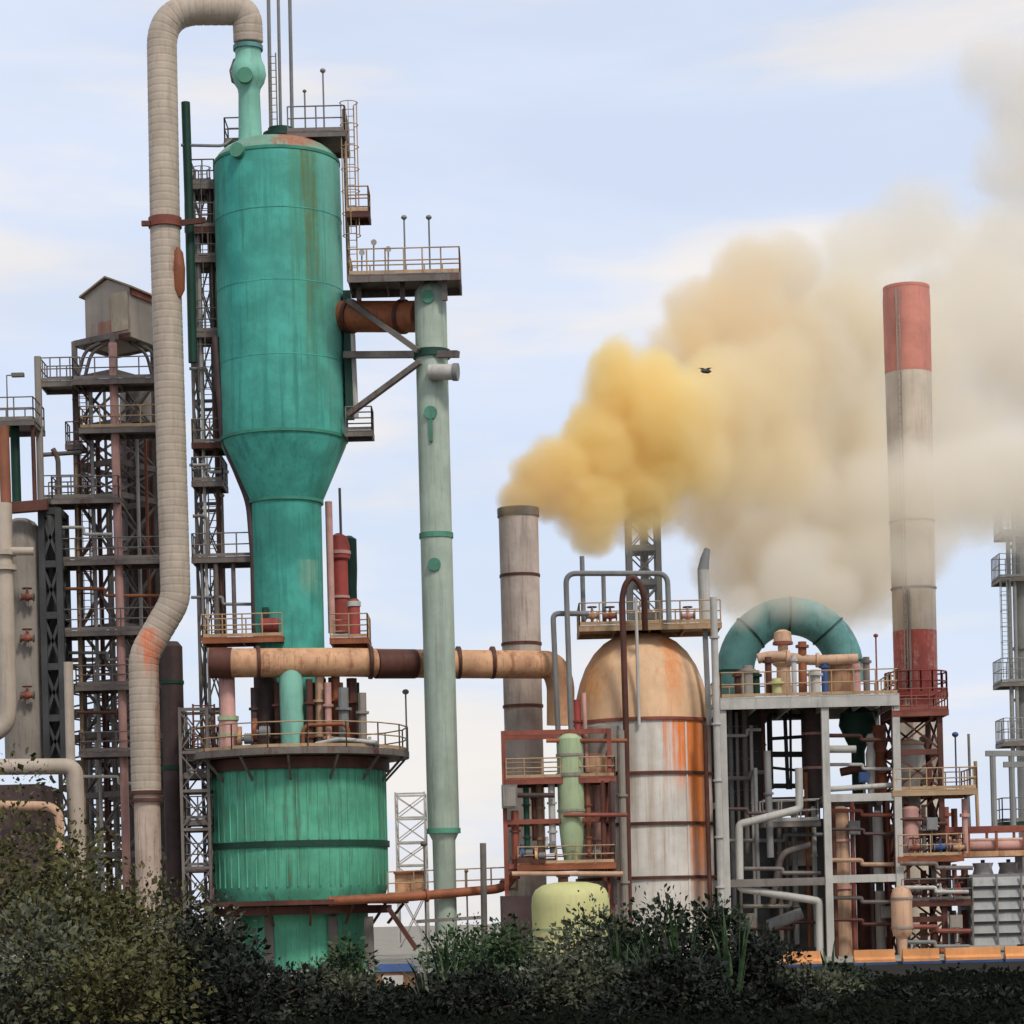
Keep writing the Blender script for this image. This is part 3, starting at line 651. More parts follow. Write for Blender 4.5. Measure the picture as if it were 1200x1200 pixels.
lc = [(P(92, 600, 128).x, 128.0), (P(137, 600, 126.4).x, 126.4), (P(184, 600, 129.2).x, 129.2), (P(139, 600, 130.8).x, 130.8)]
lat = lattice('tall dark lattice tower carrying the grey gable house', lc, (400, 442, 500, 545, 583, 655, 735, 800, 860, 930, 1000, 1120), 120, 128, 'dark_steel', 0.26, 0.1, name='lattice_tower', skip=(0,))
for j in range(9):
    a = PI * j / 9; b = PI * (j + 1) / 9
pipe('slim pale column pipe up the near corner of the lattice tower', [(132, 402, 125.9), (140, 700, 125.9), (151, 1122, 125.9)], 5, 'pink_pipe')
ladder('hooped ladder on the outer side of the lattice tower', 100, 620, 445, 800, 127.0, 'rust_dark', True, 0.4)
t = thing('knee_frame', 'arched dark bracing frame directly under the gable house', 'frame', P(140, 442, 127))
for s, (p0, p1) in enumerate(((P(93, 436, 127), P(118, 402, 126.9)), (P(186, 436, 128.6), P(160, 402, 127.6)), (P(100, 440, 127), P(126, 402, 126.9)), (P(178, 440, 128.4), P(153, 402, 127.4)))):
    mid = (p0 + p1) / 2 + Vector((-0.25 if s % 2 == 0 else 0.25, 0, 0.35)); MB().tube(fillet([p0, mid, p1], 1.0), 0.09, 6).build('knee_brace', 'dark_steel', t)
for k, (v, u0, u1, lab) in enumerate(((443, 84, 190, 'dark railed gallery around the lattice tower just below the gable house'), (500, 92, 190, 'tan railed gallery of the lattice tower at the dark column head'), (583, 60, 140, 'dark gallery of the lattice tower reaching toward the grey columns'), (655, 62, 190, 'gallery of the lattice tower level with the lower pale rings'), (738, 70, 190, 'gallery of the lattice tower level with the beige pipe elbow'), (802, 88, 176, 'low gallery of the lattice tower behind the beige pipe'), (880, 92, 180, 'lowest gallery of the lattice tower just over the shrubs'))):
    platform(lab, u0, u1, v, 125.3, 127.2, 'dark_steel', 'rail_tan' if k == 1 else 'rail_dark', 1.05 if k < 5 else 0.95, 'flr', gap=1.0)
vessel('dark_column', 'dark stained column with grey head inside the lattice tower', 'column', 166, 600, ((452, 4), (456, 16), (461, 22), (500, 22), (502, 24), (1125, 24)), 132.5, 'dark_vessel', 32, bands=((506, 26, 4), (560, 25.5, 3), (634, 25.5, 3), (646, 25.5, 3), (735, 25.5, 3)), bandmat='grey_steel')
vessel('column_head', 'grey cylindrical cap seated over the dark stained column', 'column', 164, 480, ((460, 23.5), (499, 23.5)), 132.5, 'column_grey', 32)
pipe('thin navy pipe running down the front of the dark stained column', [(150, 462, 131), (153, 660, 131), (156, 900, 131)], 3.2, 'dark_vessel')
pipe('reddish pipe down the edge of the dark stained column', [(177, 505, 131), (182, 740, 131)], 3, 'rust_dark')

lattice('close-braced dark scaffold behind the foot of the lattice tower', [(P(72, 950, 133).x, 133), (P(205, 950, 133).x, 133), (P(205, 950, 133).x, 136), (P(72, 950, 133).x, 136)], (770, 800, 830, 860, 890, 920, 950, 980, 1010, 1050, 1110), 140, 133, 'dark_steel', 0.2, 0.09, name='scaffold', cat='scaffold')
for k, (u, mt_, lab) in enumerate(((98, 'rust_dark', 'rust-dark pipe at the foot of the lattice tower, outermost'), (112, 'pale_steel', 'pale thin pipe among the dark steel at the lattice tower foot'), (124, 'dark_vessel', 'near-black pipe at the foot of the lattice tower by the pale thin one'), (133, 'rust_red', 'red-brown pipe low inside the lattice tower'), (104, 'grey_steel', 'grey pipe between the rust-dark and the pale one at the tower foot'))):
    pipe(lab, [(u, 770 + 18 * k, 130.5), (u + 7, 1100, 130.5)], 3.2, mt_, flanges=(0.35, 0.6))
for k, (u, v0, v1, d, r, mt_, lab) in enumerate((
    (106, 448, 1100, 127.2, 2.2, 'pale_steel', 'pale conduit up the lattice tower, outermost of its inner lines'),
    (114, 505, 1100, 128.4, 2.8, 'rust_dark', 'rust-dark conduit second among the lines inside the lattice tower'),
    (122, 448, 1100, 128.0, 1.8, 'column_grey', 'thin beige conduit third among the lines inside the lattice tower'),
    (128, 590, 1100, 129.0, 3.2, 'grey_steel', 'stout grey conduit just behind the pinkish column pipe'),
    (160, 510, 1000, 127.6, 2.2, 'pale_steel', 'pale conduit crossing before the dark stained column'),
    (170, 506, 1000, 127.8, 1.8, 'rust', 'rusty thin conduit before the dark stained column'),
    (88, 530, 1100, 126.6, 2.4, 'rail_tan', 'tan conduit on the outer corner of the lattice tower'),
    (66, 592, 900, 127.6, 2.0, 'pale_steel', 'pale thin conduit between the black frame and the lattice tower'),
    (232, 270, 1100, 120.4, 2.0, 'pale_steel', 'pale conduit on the outer edge of the slim dark tower'),
    (247, 220, 1100, 120.5, 2.2, 'rust_dark', 'rust-dark conduit up the middle of the slim dark tower'),
    (254, 660, 1100, 120.2, 1.6, 'column_grey', 'thin beige conduit low on the slim tower beside the neck'))):
    pipe(lab, [(u, v0, d), (u + 0.0125 * (v1 - v0), (v0 + v1) / 2, d), (u + 0.025 * (v1 - v0), v1, d)], r, mt_, n=8)
for k, (u0, u1, v, d, mt_, lab) in enumerate((
    (64, 132, 618, 126.0, 'pale_steel', 'pale level line between the mast walkway and the pinkish column pipe'),
    (60, 186, 690, 126.0, 'rust', 'rusty level line across the lattice tower between two galleries'),
    (66, 186, 765, 126.2, 'column_grey', 'beige level line across the lattice tower behind the pipe elbow'),
    (90, 186, 835, 126.0, 'rust_dark', 'rust-dark level line low across the lattice tower'),
    (92, 186, 910, 126.0, 'pale_steel', 'pale level line lowest across the lattice tower'),
    (222, 262, 432, 120.2, 'grey_steel', 'grey level line across the slim tower at mid reactor'),
    (222, 268, 545, 120.2, 'pale_steel', 'pale level line across the slim tower beside the cone'),
    (224, 298, 700, 120.2, 'grey_steel', 'grey level line across the slim tower under the wide landing'))):
    pipe(lab, [(u0, v, d), ((u0 + u1) / 2, v, d), ((u0 + u1) / 2, v + 8, d), (u1, v + 8, d)], 1.9, mt_, 0.12, n=8)
# side deck 45-95
platform('pale-railed bridge deck from a thin mast to the lattice tower', 46, 95, 446, 126, 128, 'dark_steel', 'rail_grey', 1.15, 'fbl', gap=0.55)
tag(MB().tube([P(44, 418, 126), P(48.5, 604, 126)], M(4.2, 126), 10).build('mast', 'column_grey', None, P(48.5, 604, 126)), 'slim grey mast holding the bridge deck of the lattice tower', 'mast')
platform('small dark landing hung under the bridge deck beside the tower', 76, 97, 520, 126.4, 127.6, 'dark_steel', 'rail_grey', 1.1, 'fl', gap=0.5)
platform('dark walkway with pipes below the small landing beside the mast', 48, 96, 583, 126, 128, 'dark_steel', 'rail_dark', 1.1, 'fb', gap=0.5)
pipe('thin dark pipe at rail height between the mast and the tower', [(50, 533, 126.3), (96, 530, 126.3)], 2.6, 'dark_steel')
pipe('dark valve riser between the mast and the tower', [(69, 583, 126.2), (68, 537, 126.2), (62, 526, 126.2)], 3, 'dark_steel', 0.3)
lamp('dark street-type lamp with long arm at the picture edge', 9, 440, 490, 125, 'rail_dark', arm=0.5)
platform('dark railed deck at the picture edge under the long-armed lamp', -30, 40, 492, 124, 127, 'dark_steel', 'rail_grey', 1.1, 'fb', gap=0.8)
tag(MB().tube([P(38, 490, 124.3), P(41, 590, 124.3)], M(2.6, 124), 8).build('post', 'rust_dark', None, P(41, 590, 124.3)), 'thin reddish post under the edge deck beside the grey mast', 'post')
pipe('brown upright pipe at the picture edge under the deck', [(4, 500, 124), (7, 590, 124)], 6.5, 'brown_pipe')
pipe('dark green upright pipe between the brown pipe and the post', [(17, 495, 125), (20, 600, 125)], 5.5, 'dark_green')
tag(MB().beam(P(-20, 598, 124), P(56, 592, 124), 0.5).build('girder', 'rust_dark', None, P(56, 592, 124)), 'dark rusty girder over the grey column at the picture edge', 'girder')
# grey column + edge pipes
vessel('grey_column', 'stout grey column with brown valves at the picture edge', 'column', 28, 750, ((608, 8), (612, 16), (620, 22), (640, 25), (900, 25)), 125.5, 'column_grey', 32)
for v, lab in ((700, 'upper brown valve on the stout grey column'), (748, 'second brown valve on the stout grey column'), (815, 'dark red valve cluster low on the stout grey column')):
    valve(lab, 32, v, v + 10, 6, 124.1, 'rust_red')
lattice('dark green-black braced frame beside the stout grey column', c4(52, 72, 750, 124.6, 126.6), (598, 660, 720, 780, 840, 895), 60, 125, 'black_steel', 0.3, 0.14, name='steel_frame', cat='frame')
vessel('dark_column', 'narrow black column inside the dark frame beside the grey column', 'column', 61, 750, ((600, 4), (606, 8), (895, 8)), 126, 'black_steel', 20)
pipe('beige pipe dropping at the picture edge and elbowing away low down', [(4, 590, 123), (5, 660, 123), (10, 820, 123), (8, 852, 123), (-20, 866, 123)], 10, 'beige_pipe', 0.9, flanges=(0.2, 0.26), n=18)
pipe('short beige branch pipe between the edge pipe and the grey column', [(12, 646, 122.8), (40, 646, 122.8)], 5, 'beige_pipe')
pipe('level pale pipe ending in a corner above the shrubs', [(-30, 899, 121.5), (88, 898, 121.5), (94, 1110, 121.5)], 9.5, 'beige_pipe', 0.5, n=18)
pipe('thin pale upright pipe between the black frame and the lattice tower', [(80, 776, 121.6), (88, 1110, 121.6)], 5.5, 'beige_pipe')
pipe('short rusty cream pipe peeping over the shrubs', [(-30, 943, 118), (70, 945, 118), (70, 1000, 118)], 5.5, 'tan_vessel')
tag(MB().box(P(-20, 1120, 119), P(70, 925, 124)).build('equipment_casing', 'dark_vessel', None, P(20, 990, 119)), 'dark casing under the level pale pipe', 'casing')

# ================================================================ ORANGE PIPE RUN, background scaffolds near drum
pipe('rusty orange pipe sweeping from the drum foot up to the brown stack', [(385, 1056, 115.5), (480, 1051, 116), (592, 1041, 117.5), (612, 1012, 118.2), (628, 1000, 118.6)], 5.5, 'rust', 0.6, n=14, flanges=(0.42, 0.78))
m = MB(); rail_mb(m, [P(455, 1050, 117), P(606, 1044, 118)], 1.1, 0.035, 1.1); tag(m.build('guard_rail', 'rail_tan', None, P(455, 1050, 117)), 'tan guard rail along the sweeping orange pipe', 'railing')
tag(MB().tube([P(566, 988, 116), P(568, 1122, 116)], M(3.6), 10).build('post', 'dark_steel', None, P(568, 1122, 116)), 'dark upright post in front of the sweeping orange pipe', 'post')
lamp('round-headed dark post just before the standpipe foot', 500, 990, 1120, 116.6, 'dark_steel', 0.17)
lamp('thin dark post with knob close to the sweeping pipe bend', 549, 1022, 1120, 117, 'rail_dark', 0.1)
tag(MB().tube([P(588, 1050, 117), P(590, 1122, 117)], M(2), 8).build('post', 'rail_dark', None, P(590, 1122, 117)), 'thin dark post below the bend of the orange pipe', 'post')
lattice('pale distant scaffold seen between the drum and the standpipe', c4(464, 498, 970, 160, 163), (928, 956, 985, 1012, 1040, 1110), 480, 160, 'pale_steel', 0.1, 0.07, name='scaffold', cat='scaffold')
t = thing('storage_box', 'small rusty orange cabin beside the drum on the walkway', 'cabin', P(480, 1050, 118))
MB().box(P(463, 1048, 117.5), P(497, 1024, 119.2)).build('wall', 'orange_rust', t)
MB().box(P(461, 1024, 117.3), P(499, 1021, 119.4)).build('roof', 'rust', t)
tag(MB().beam(P(455, 1064, 116), P(488, 1112, 115.8), 0.2).build('strut', 'rust_dark', None, P(488, 1112, 115.8)), 'dark slanting strut below the drum walkway near the ground', 'strut')
tag(MB().beam(P(488, 1080, 116), P(566, 1075, 116), 0.16).build('guard_bar', 'rail_dark', None, P(566, 1075, 116)), 'dark level bar low between the standpipe foot and the upright post', 'bar')
# ================================================================ BROWN STACK
kd = 124.0; kx = P(611, 750, kd).x
def kz(v): return P(611, v, kd).z
st = thing('smoke_stack', 'brown-grey rust-banded stack pouring out yellow smoke', 'stack', (kx, kd, kz(1120)))
MB().lathe(kx, kd, [(kz(v), M(r, kd)) for v, r in ((1120, 22.5), (900, 22.5), (675, 23), (604, 23.2))], 40).build('shaft', 'stack_brown', st)
MB().hollow(kx, kd, kz(606), kz(596), M(24.6, kd), M(20, kd), 40).build('cap', 'dark_steel', st)
for v in (675, 755, 828): MB().hollow(kx, kd, kz(v + 1.6), kz(v - 1.6), M(23.9, kd), M(22, kd), 40).build('band', 'rust_dark', st)
# lattice flare stack far behind, in the smoke
far = 150
lattice('pale three-part lattice mast fading into the smoke behind the rusty tank', c4(738, 772, 660, far, far + 2), (560, 600, 640, 680, 720, 760), 755, far, 'tower_haze_grey', 0.32, 0.08, name='lattice_mast', cat='mast')
tag(MB().tube([P(753, 560, far + 1), P(757, 740, far + 1)], M(5, far), 12).build('flare_pipe', 'tower_haze_grey', None, P(757, 740, far + 1)), 'pale pipe up the middle of the faded lattice mast', 'pipe')

# ================================================================ RUSTY WHITE TANK
td = 122.0; tx = P(753, 870, td).x
def tz(v): return P(753, v, td).z
tank = thing('storage_tank', 'tall rusty white tank with orange domed head and iron hoops', 'tank', (tx, td, tz(1130)))
org = (tx, td, tz(848))
placed(MB().lathe(tx, td, [(tz(v), M(r, td)) for v, r in ((1130, 80), (848, 80))], 64), 'shell', 'tank_white', tank, org)
placed(MB().lathe(tx, td, [(tz(v), M(r, td)) for v, r in ((848, 80), (840, 79.6), (820, 77), (800, 72), (782, 65), (766, 55), (754, 43), (746, 30), (742.5, 17), (742, 1))], 64), 'dome', 'tank_dome', tank, org)
for v in (848, 910, 968, 1030): MB().hollow(tx, td, tz(v + 1.8), tz(v - 1.8), M(82.5, td), M(78, td), 64).build('hoop', 'rust_red' if v == 848 else 'rust_dark', tank)
for u, w in ((741, 8), (768, 7)): MB().lathe(P(u, 740, td - 0.3).x, td - 0.3, [(tz(v), M(r, td)) for v, r in ((748, w), (737, w), (736.5, w + 3), (732, w + 3))], 16).build('top_nozzle', 'rust_dark', tank)
for k in (-0.95, 0.62): MB().beam((tx + M(80, td) * math.sin(k), td - M(80.8, td) * math.cos(k), tz(1110)), (tx + M(80, td) * math.sin(k), td - M(80.8, td) * math.cos(k), tz(852)), 0.08).build('seam', 'tank_white', tank)
platform('rusty railed deck spanning over the orange tank dome', 678, 846, 731, 119.5, 123, 'rail_tan', 'rail_tan', 1.05, 'fbl', gap=0.9)
tag(MB().beam(P(826, 734, 120), P(831, 850, 120), 0.24).build('deck_post', 'grey_steel', None, P(831, 850, 120)), 'grey post propping the tank deck over the dome shoulder', 'post')
pipe('thin rust-brown pipe with a tall hoop in front of the rusty tank', [(738, 1110, 118.4), (733.5, 850, 118.4), (729, 700, 118.4), (733, 684, 118.4), (741, 675, 118.4), (750, 684, 118.4), (755, 700, 118.4), (756, 738, 118.9)], 3.6, 'rust_dark', 0.35, n=10)
tag(MB().tube([P(745, 700, 118.6), P(749, 850, 118.6)], M(2), 8).build('conduit', 'pale_steel', None, P(749, 850, 118.6)), 'thin pale conduit just beside the hooped brown pipe', 'pipe')
pipe('grey pipe framing the tank deck like a goalpost', [(670, 880, 119.2), (663, 672, 119.2), (782, 672, 119.2), (784, 728, 119.2)], 3.2, 'grey_steel', 0.5, n=10)
pipe('grey pipe stepping over from the tank deck to the brown stack', [(654, 858, 119.6), (648, 719, 119.6), (690, 719, 119.6)], 3.2, 'grey_steel', 0.3, n=10)
tag(MB().tube([P(682, 652, 120), P(684, 731, 120)], M(2.8), 8).build('post', 'grey_steel', None, P(684, 731, 120)), 'grey post rising through the goalpost pipe', 'post')
tag(MB().tube([P(707, 674, 120.6), P(708.5, 731, 120.6)], M(2.6), 8).build('post', 'grey_steel', None, P(708.5, 731, 120.6)), 'grey post hanging inside the goalpost pipe over the dome', 'post')
for u, v, lab, mt_ in ((694, 722, 'orange valve lump at the end of the tank deck', 'orange_rust'), (715, 722, 'rusty valve wheel in the middle of the tank deck', 'rust'), (806, 722, 'pale pink valve lump on the tank deck beside the white vent', 'pink_pipe')):
    valve(lab, u, v, 731, 6, 120.3, mt_)
t = thing('vent_pipe', 'thick whitish vent with slanted tip beyond the tank deck', 'vent', P(827, 735, 121))
MB().tube([P(824, 668, 121), P(827, 735, 121)], M(7), 16).build('vent_body', 'pale_steel', t)
MB().tube([P(824, 669, 121), P(826, 655, 121), P(829, 643, 121)], M(5), 14, radii=[M(7), M(5.5), M(3.5)]).build('tip', 'grey_steel', t)
pipe('pale standing pipe down the edge of the rusty tank', [(836, 700, 118.2), (846, 1090, 118.2)], 4.2, 'pale_steel', n=12, flanges=(0.12, 0.38, 0.55, 0.72, 0.87))
pipe('brown pipe between the tank edge and the pale standing pipe', [(826, 850, 118.6), (833, 1080, 118.6)], 2.6, 'rust_dark')

# ================================================================ STRUCTURE BETWEEN STACK AND TANK
sf = lattice('reddish steel rack between the brown stack and the rusty tank', c4(592, 716, 960, 116.6, 119.4), (856, 911, 960, 1012, 1060, 1125), 655, 117, 'rust_red', 0.2, 0.08, name='pipe_rack', cat='rack', faces=(1, 3))
platform('upper rusty deck of the reddish rack', 592, 722, 911, 116.4, 119.6, 'rust_red', 'rail_tan', 0.9, 'fb', gap=0.8)
platform('lower rusty deck of the reddish rack above the yellow tank', 606, 722, 1012, 116.2, 119.6, 'rust', 'rail_tan', 0.8, 'fb', gap=0.8)
vessel('green_vessel', 'pale green banded upright vessel on the reddish rack', 'vessel', 669, 930, ((858, 4), (861, 12), (866, 15.5), (960, 15.5), (990, 13), (1008, 10)), 116.9, 'pale_green', 28, bands=((885, 16.6, 3), (908, 17, 4), (950, 16.6, 3)), bandmat='column_grey')
vessel('tan_vessel', 'orange-tan squat vessel beside the pale green one on the upper deck', 'vessel', 697, 895, ((882, 4), (885, 12), (890, 15), (911, 15)), 117.5, 'orange_rust', 22)
vessel('grey_vessel', 'grey-brown upright drum behind the orange-tan squat vessel', 'vessel', 706, 880, ((848, 6), (852, 20), (905, 20)), 119.2, 'column_grey', 26)
t = thing('cabinet', 'grey metal cabinet on the stack side of the reddish rack', 'cabinet', P(598, 946, 116.2))
MB().box(P(588, 947, 116.0), P(606, 920, 116.5)).build('body', 'grey_steel', t)
MB().box(P(590, 945, 115.95), P(604, 922, 115.998)).build('door', 'column_grey', t)
for (u, v0, v1, r, d, mt_, lab) in (
    (616, 915, 1010, 3.5, 117, 'dark_green', 'teal-dark upright pipe under the upper deck near the grey cabinet'),
    (625, 915, 985, 3, 117.4, 'rust_dark', 'rust-dark upright pipe second from the grey cabinet'),
    (632, 920, 1010, 4.5, 117.8, 'tan_vessel', 'tan upright pipe midway under the upper deck'),
    (646, 916, 1000, 4, 116.8, 'pale_steel', 'whitish upright pipe beside the pale green vessel'),
    (688, 915, 1010, 3.5, 117, 'brown_pipe', 'brown upright pipe on the tank side of the pale green vessel'),
    (698, 920, 1010, 5, 118, 'pink_pipe', 'pinkish upright pipe under the squat orange-tan vessel'),
    (706, 915, 1060, 3, 116.5, 'rust_dark', 'long rust-dark pipe passing both decks of the reddish rack'),
    (717, 915, 1060, 3, 116.4, 'dark_vessel', 'near-black pipe at the tank end of the reddish rack'),
    (727, 856, 1110, 4.6, 117.4, 'column_grey', 'long grey pipe close beside the hooped brown pipe'),
    (603, 950, 1030, 4.5, 117, 'rust_red', 'reddish pipe hanging under the grey cabinet')):
    pipe(lab, [(u, v0, d), (u + (v1 - v0) * 0.025, v1, d)], r, mt_, flanges=(0.3, 0.7), n=10)
for (u, v, r, d, mt_, lab) in ((612, 1000, 8, 116.4, 'blue_paint', 'small blue pump on the lower deck of the reddish rack'), (628, 1003, 7, 116.3, 'orange_rust', 'small orange pump on the lower deck of the reddish rack'), (641, 990, 7, 116.5, 'pale_steel', 'small whitish pump on the lower deck by the pale green vessel'), (690, 1000, 9, 116.5, 'rust_red', 'small red-brown pump on the lower deck under the squat vessel')):
    pump(lab, u, v, 1011.5, r * 0.8, d, mt_)
for (v, u0, u1, r, d, mt_, lab) in ((868, 640, 735, 2.5, 116.6, 'rust', 'thin rusty pipe level with the pale green vessel head'), (932, 600, 650, 3, 116.4, 'dark_vessel', 'dark level pipe just under the upper deck'), (955, 660, 735, 2.5, 116.2, 'rust_red', 'red level pipe across the pale green vessel'), (1024, 600, 730, 3, 116, 'tan_vessel', 'tan level pipe below the lower deck')):
    pipe(lab, [(u0, v, d), (u1, v, d)], r, mt_, n=10)
pipe('red upright pipe cluster standing by the tank dome shoulder', [(676, 820, 117.2), (680, 905, 117.2)], 4, 'red_pipe', flanges=(0.3, 0.6))
pipe('pink thin pipe by the dome shoulder just beside the red one', [(684, 812, 117), (688, 905, 117)], 2.6, 'pink_pipe')
yx = P(669, 1075, 112).x
yt = thing('yellow_tank', 'pale yellow round-topped tank low among the shrubs', 'tank', (yx, 112, P(669, 1135, 112).z))
MB().lathe(yx, 112, [(P(669, v, 112).z, M(r, 112)) for v, r in ((1135, 44), (1062, 46), (1050, 45), (1042, 41), (1037, 33), (1034, 20), (1033, 1))], 40).build('shell', 'yellow_tank', yt)
MB().hollow(yx, 112, P(669, 1088, 112).z - 0.03, P(669, 1088, 112).z + 0.03, M(46.2, 112), M(43, 112), 40).build('band', 'pale_green', yt)
MB().lathe(yx - 0.3, 112, [(P(669, v, 112).z, M(r, 112)) for v, r in ((1036, 6), (1028, 6), (1027.5, 8), (1025, 8))], 14).build('top_nozzle', 'rust_dark', yt)
tag(MB().box(P(590, 1120, 116), P(625, 1050, 119)).build('equipment_casing', 'dark_vessel', None, P(605, 1120, 117)), 'dark casing between the orange pipe bend and the yellow tank', 'casing')

# ================================================================ TEAL ARCH DUCT
ad = 128.0
ac_ = P(926, 786, ad); R1 = M(64, ad)
pts = [ac_ + Vector((-R1, 0, -1.6))] + [ac_ + Vector((-R1 * math.cos(a), 0, R1 * math.sin(a))) for a in [PI * k / 24 for k in range(25)]] + [ac_ + Vector((R1, 0, -0.6))]
arch = thing('arch_duct', 'huge grey-teal pipe arch standing on the process frame deck', 'duct', ac_ + Vector((0, 0, -1.6)))
MB().tube(pts, M(22, ad), 28).build('duct_run', 'teal_duct', arch)
for a in (0.02, 0.25, 0.5, 0.75, 0.98):
    i = 1 + int(a * 24); d_ = (pts[i + 1] - pts[i]).normalized()
    MB().tube([pts[i] - d_ * 0.05, pts[i] + d_ * 0.05], M(23.4, ad), 28).build('flange', 'dark_green', arch)
# process frame
fd0, fd1 = 119.0, 125.5
pf = thing('process_frame', 'pale grey steel frame of posts and beams carrying the teal arch', 'frame', P(950, 1125, 122))
xs = [P(848, 900, fd0).x, P(968, 900, fd0).x, P(1051, 900, fd0).x]
fz = lambda v: P(950, v, fd0).z
for x in xs:
    for y in (fd0, fd1): MB().beam((x, y, fz(1130)), (x, y, fz(822)), 0.34).build('post', 'pale_steel' if y == fd0 else 'rail_dark', pf)
for v, a, b in ((936, 1, 2), (1031, 1, 2), (1033, 0, 1)):
    for y in (fd0, fd1): MB().beam((xs[a] + 0.175, y, fz(v)), (xs[b] - 0.175, y, fz(v)), 0.22, 0.36).build('beam', 'pale_steel' if (y == fd0 and a) else 'rail_dark', pf)
for x in xs:
    for v in (936, 1031): MB().beam((x, fd0 + 0.175, fz(v)), (x, fd1 - 0.175, fz(v)), 0.2, 0.3).build('beam', 'rail_dark', pf)
platform('long pale railed deck in front of the teal arch', 844, 1054, 815, 118.7, 126.2, 'pale_steel', 'rail_tan', 1.15, 'fblr', th=0.5, gap=1.0)
# items on the deck
vessel('valve_tower', 'pinkish brown valve tower under the teal arch', 'valve', 918, 780, ((738, 4), (741, 10), (752, 11), (756, 6), (766, 6), (770, 13), (778, 13), (782, 8), (814, 9)), 124, 'tan_vessel', 20, bands=((754, 12, 3), (774, 14.5, 3)), bandmat='rust_red')
vessel('tan_drum', 'orange-tan low drum on the deck under the arch end', 'drum', 985, 780, ((768, 12), (772, 20), (790, 21), (814, 20)), 122, 'orange_rust', 24)
pipe('orange level pipe across the deck behind the rails', [(888, 772, 121), (905, 768, 121), (950, 774, 121), (1005, 772, 121)], 6, 'tan_vessel', 0.5, flanges=(0.3, 0.6))
for (u, v0, r, d, mt_, lab) in ((876, 780, 6, 120, 'column_grey', 'grey short post-pipe at the outer end of the arch deck'), (885, 786, 5, 120.6, 'dark_green', 'green-dark short pipe on the arch deck'), (900, 770, 4, 120.2, 'rust_dark', 'rust-dark short pipe on the arch deck'), (930, 768, 3, 119.6, 'pale_steel', 'thin whitish pipe in the middle of the arch deck'), (940, 752, 5, 121, 'rust', 'rusty taller pipe on the arch deck beside the valve tower'), (955, 785, 6, 120.2, 'pale_steel', 'whitish stout pipe on the arch deck'), (966, 776, 4, 121, 'blue_paint', 'blue-dark short pipe on the arch deck'), (1003, 778, 5, 120.4, 'pink_pipe', 'pinkish short pipe on the arch deck near the banded chimney'), (1015, 770, 4, 121.4, 'rail_dark', 'dark short pipe at the chimney end of the arch deck'), (864, 786, 4, 121.2, 'rust_dark', 'brown short pipe just inside the foot of the arch'), (910, 795, 6, 119.8, 'yellow_tank', 'yellowish stub on the arch deck')):
    t = thing('stub_pipe', lab, 'pipe', P(u, 815, d))
    MB().tube([P(u, v0, d), P(u + 1, 815, d)], M(r), 12).build('pipe_run', mt_, t)
    MB().tube([P(u, v0 + 4, d), P(u, v0 + 7, d)], M(r * 1.6), 12).build('flange', mt_, t)
lamp('thin lamp with red knob at the end of the arch deck', 1028, 746, 815, 120.5, 'rust_red', 0.12)
# dark machinery under the deck
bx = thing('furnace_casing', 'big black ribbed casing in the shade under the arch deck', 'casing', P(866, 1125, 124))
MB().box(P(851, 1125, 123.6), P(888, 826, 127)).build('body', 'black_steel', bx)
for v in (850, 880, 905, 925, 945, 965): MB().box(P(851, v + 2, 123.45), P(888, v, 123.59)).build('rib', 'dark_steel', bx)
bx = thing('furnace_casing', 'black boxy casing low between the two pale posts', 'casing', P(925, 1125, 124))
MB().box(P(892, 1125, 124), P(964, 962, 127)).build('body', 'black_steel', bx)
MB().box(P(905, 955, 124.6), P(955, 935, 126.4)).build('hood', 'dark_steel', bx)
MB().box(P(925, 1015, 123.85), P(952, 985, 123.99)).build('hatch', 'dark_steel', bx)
t = thing('window_frame', 'dark open pipe grid with sky shining through below the arch', 'frame', P(922, 925, 125))
for u, r_, du in ((901, 3.4, 2.5), (919, 2.4, 4.5), (926, 1.6, 1.0), (942, 4.2, 2.5)): MB().tube([P(u, 822, 125), P(u + du, 925, 125)], M(r_), 10).build('post', 'black_steel', t)
for v, r_, dv in ((838, 3.0, 2), (866, 2.2, -3), (884, 3.6, 0), (899, 1.8, 5), (921, 3.2, 0)): MB().tube([P(899, v, 125.2), P(945, v + dv, 125.2)], M(r_), 10).build('beam', 'black_steel', t)
m = MB(); pc = P(922, 846, 125); m.tube([pc + Vector((-1.2 * math.cos(PI * k / 12), 0, 0.9 * math.sin(PI * k / 12))) for k in range(13)], 0.2, 8); m.build('arch_rib', 'dark_steel', t)
vessel('dark_drum', 'black upright drum beside the open pipe grid', 'drum', 953, 880, ((828, 6), (832, 12), (940, 12)), 123.5, 'dark_vessel', 20, bands=((860, 13, 3), (900, 13, 3)), bandmat='pink_pipe')
pipe('pale square-cornered pipe zigzagging across the dark casings', [(936, 900, 119.2), (937, 948, 119.2), (866, 966, 119.2), (867, 1041, 119.2), (960, 1056, 119.2), (961, 1122, 119.2)], 4.6, 'pale_steel', 0.2, n=12)
pipe('grey upright pipe in the dark beside the open pipe grid', [(899, 880, 120), (903, 1005, 120)], 4.2, 'grey_steel', flanges=(0.4,))
pipe('thin grey pipe beside the black ribbed casing', [(885, 900, 120.4), (889, 1060, 120.4)], 2.6, 'grey_steel')
pipe('dark pipe curving across the black boxy casing', [(905, 1060, 121), (915, 1000, 121), (950, 990, 121)], 4, 'dark_steel', 0.5)
pipe('thick pipe stub of dark steel near the ground under the zigzag pipe', [(900, 1085, 120.5), (940, 1070, 120.5)], 7, 'grey_steel')
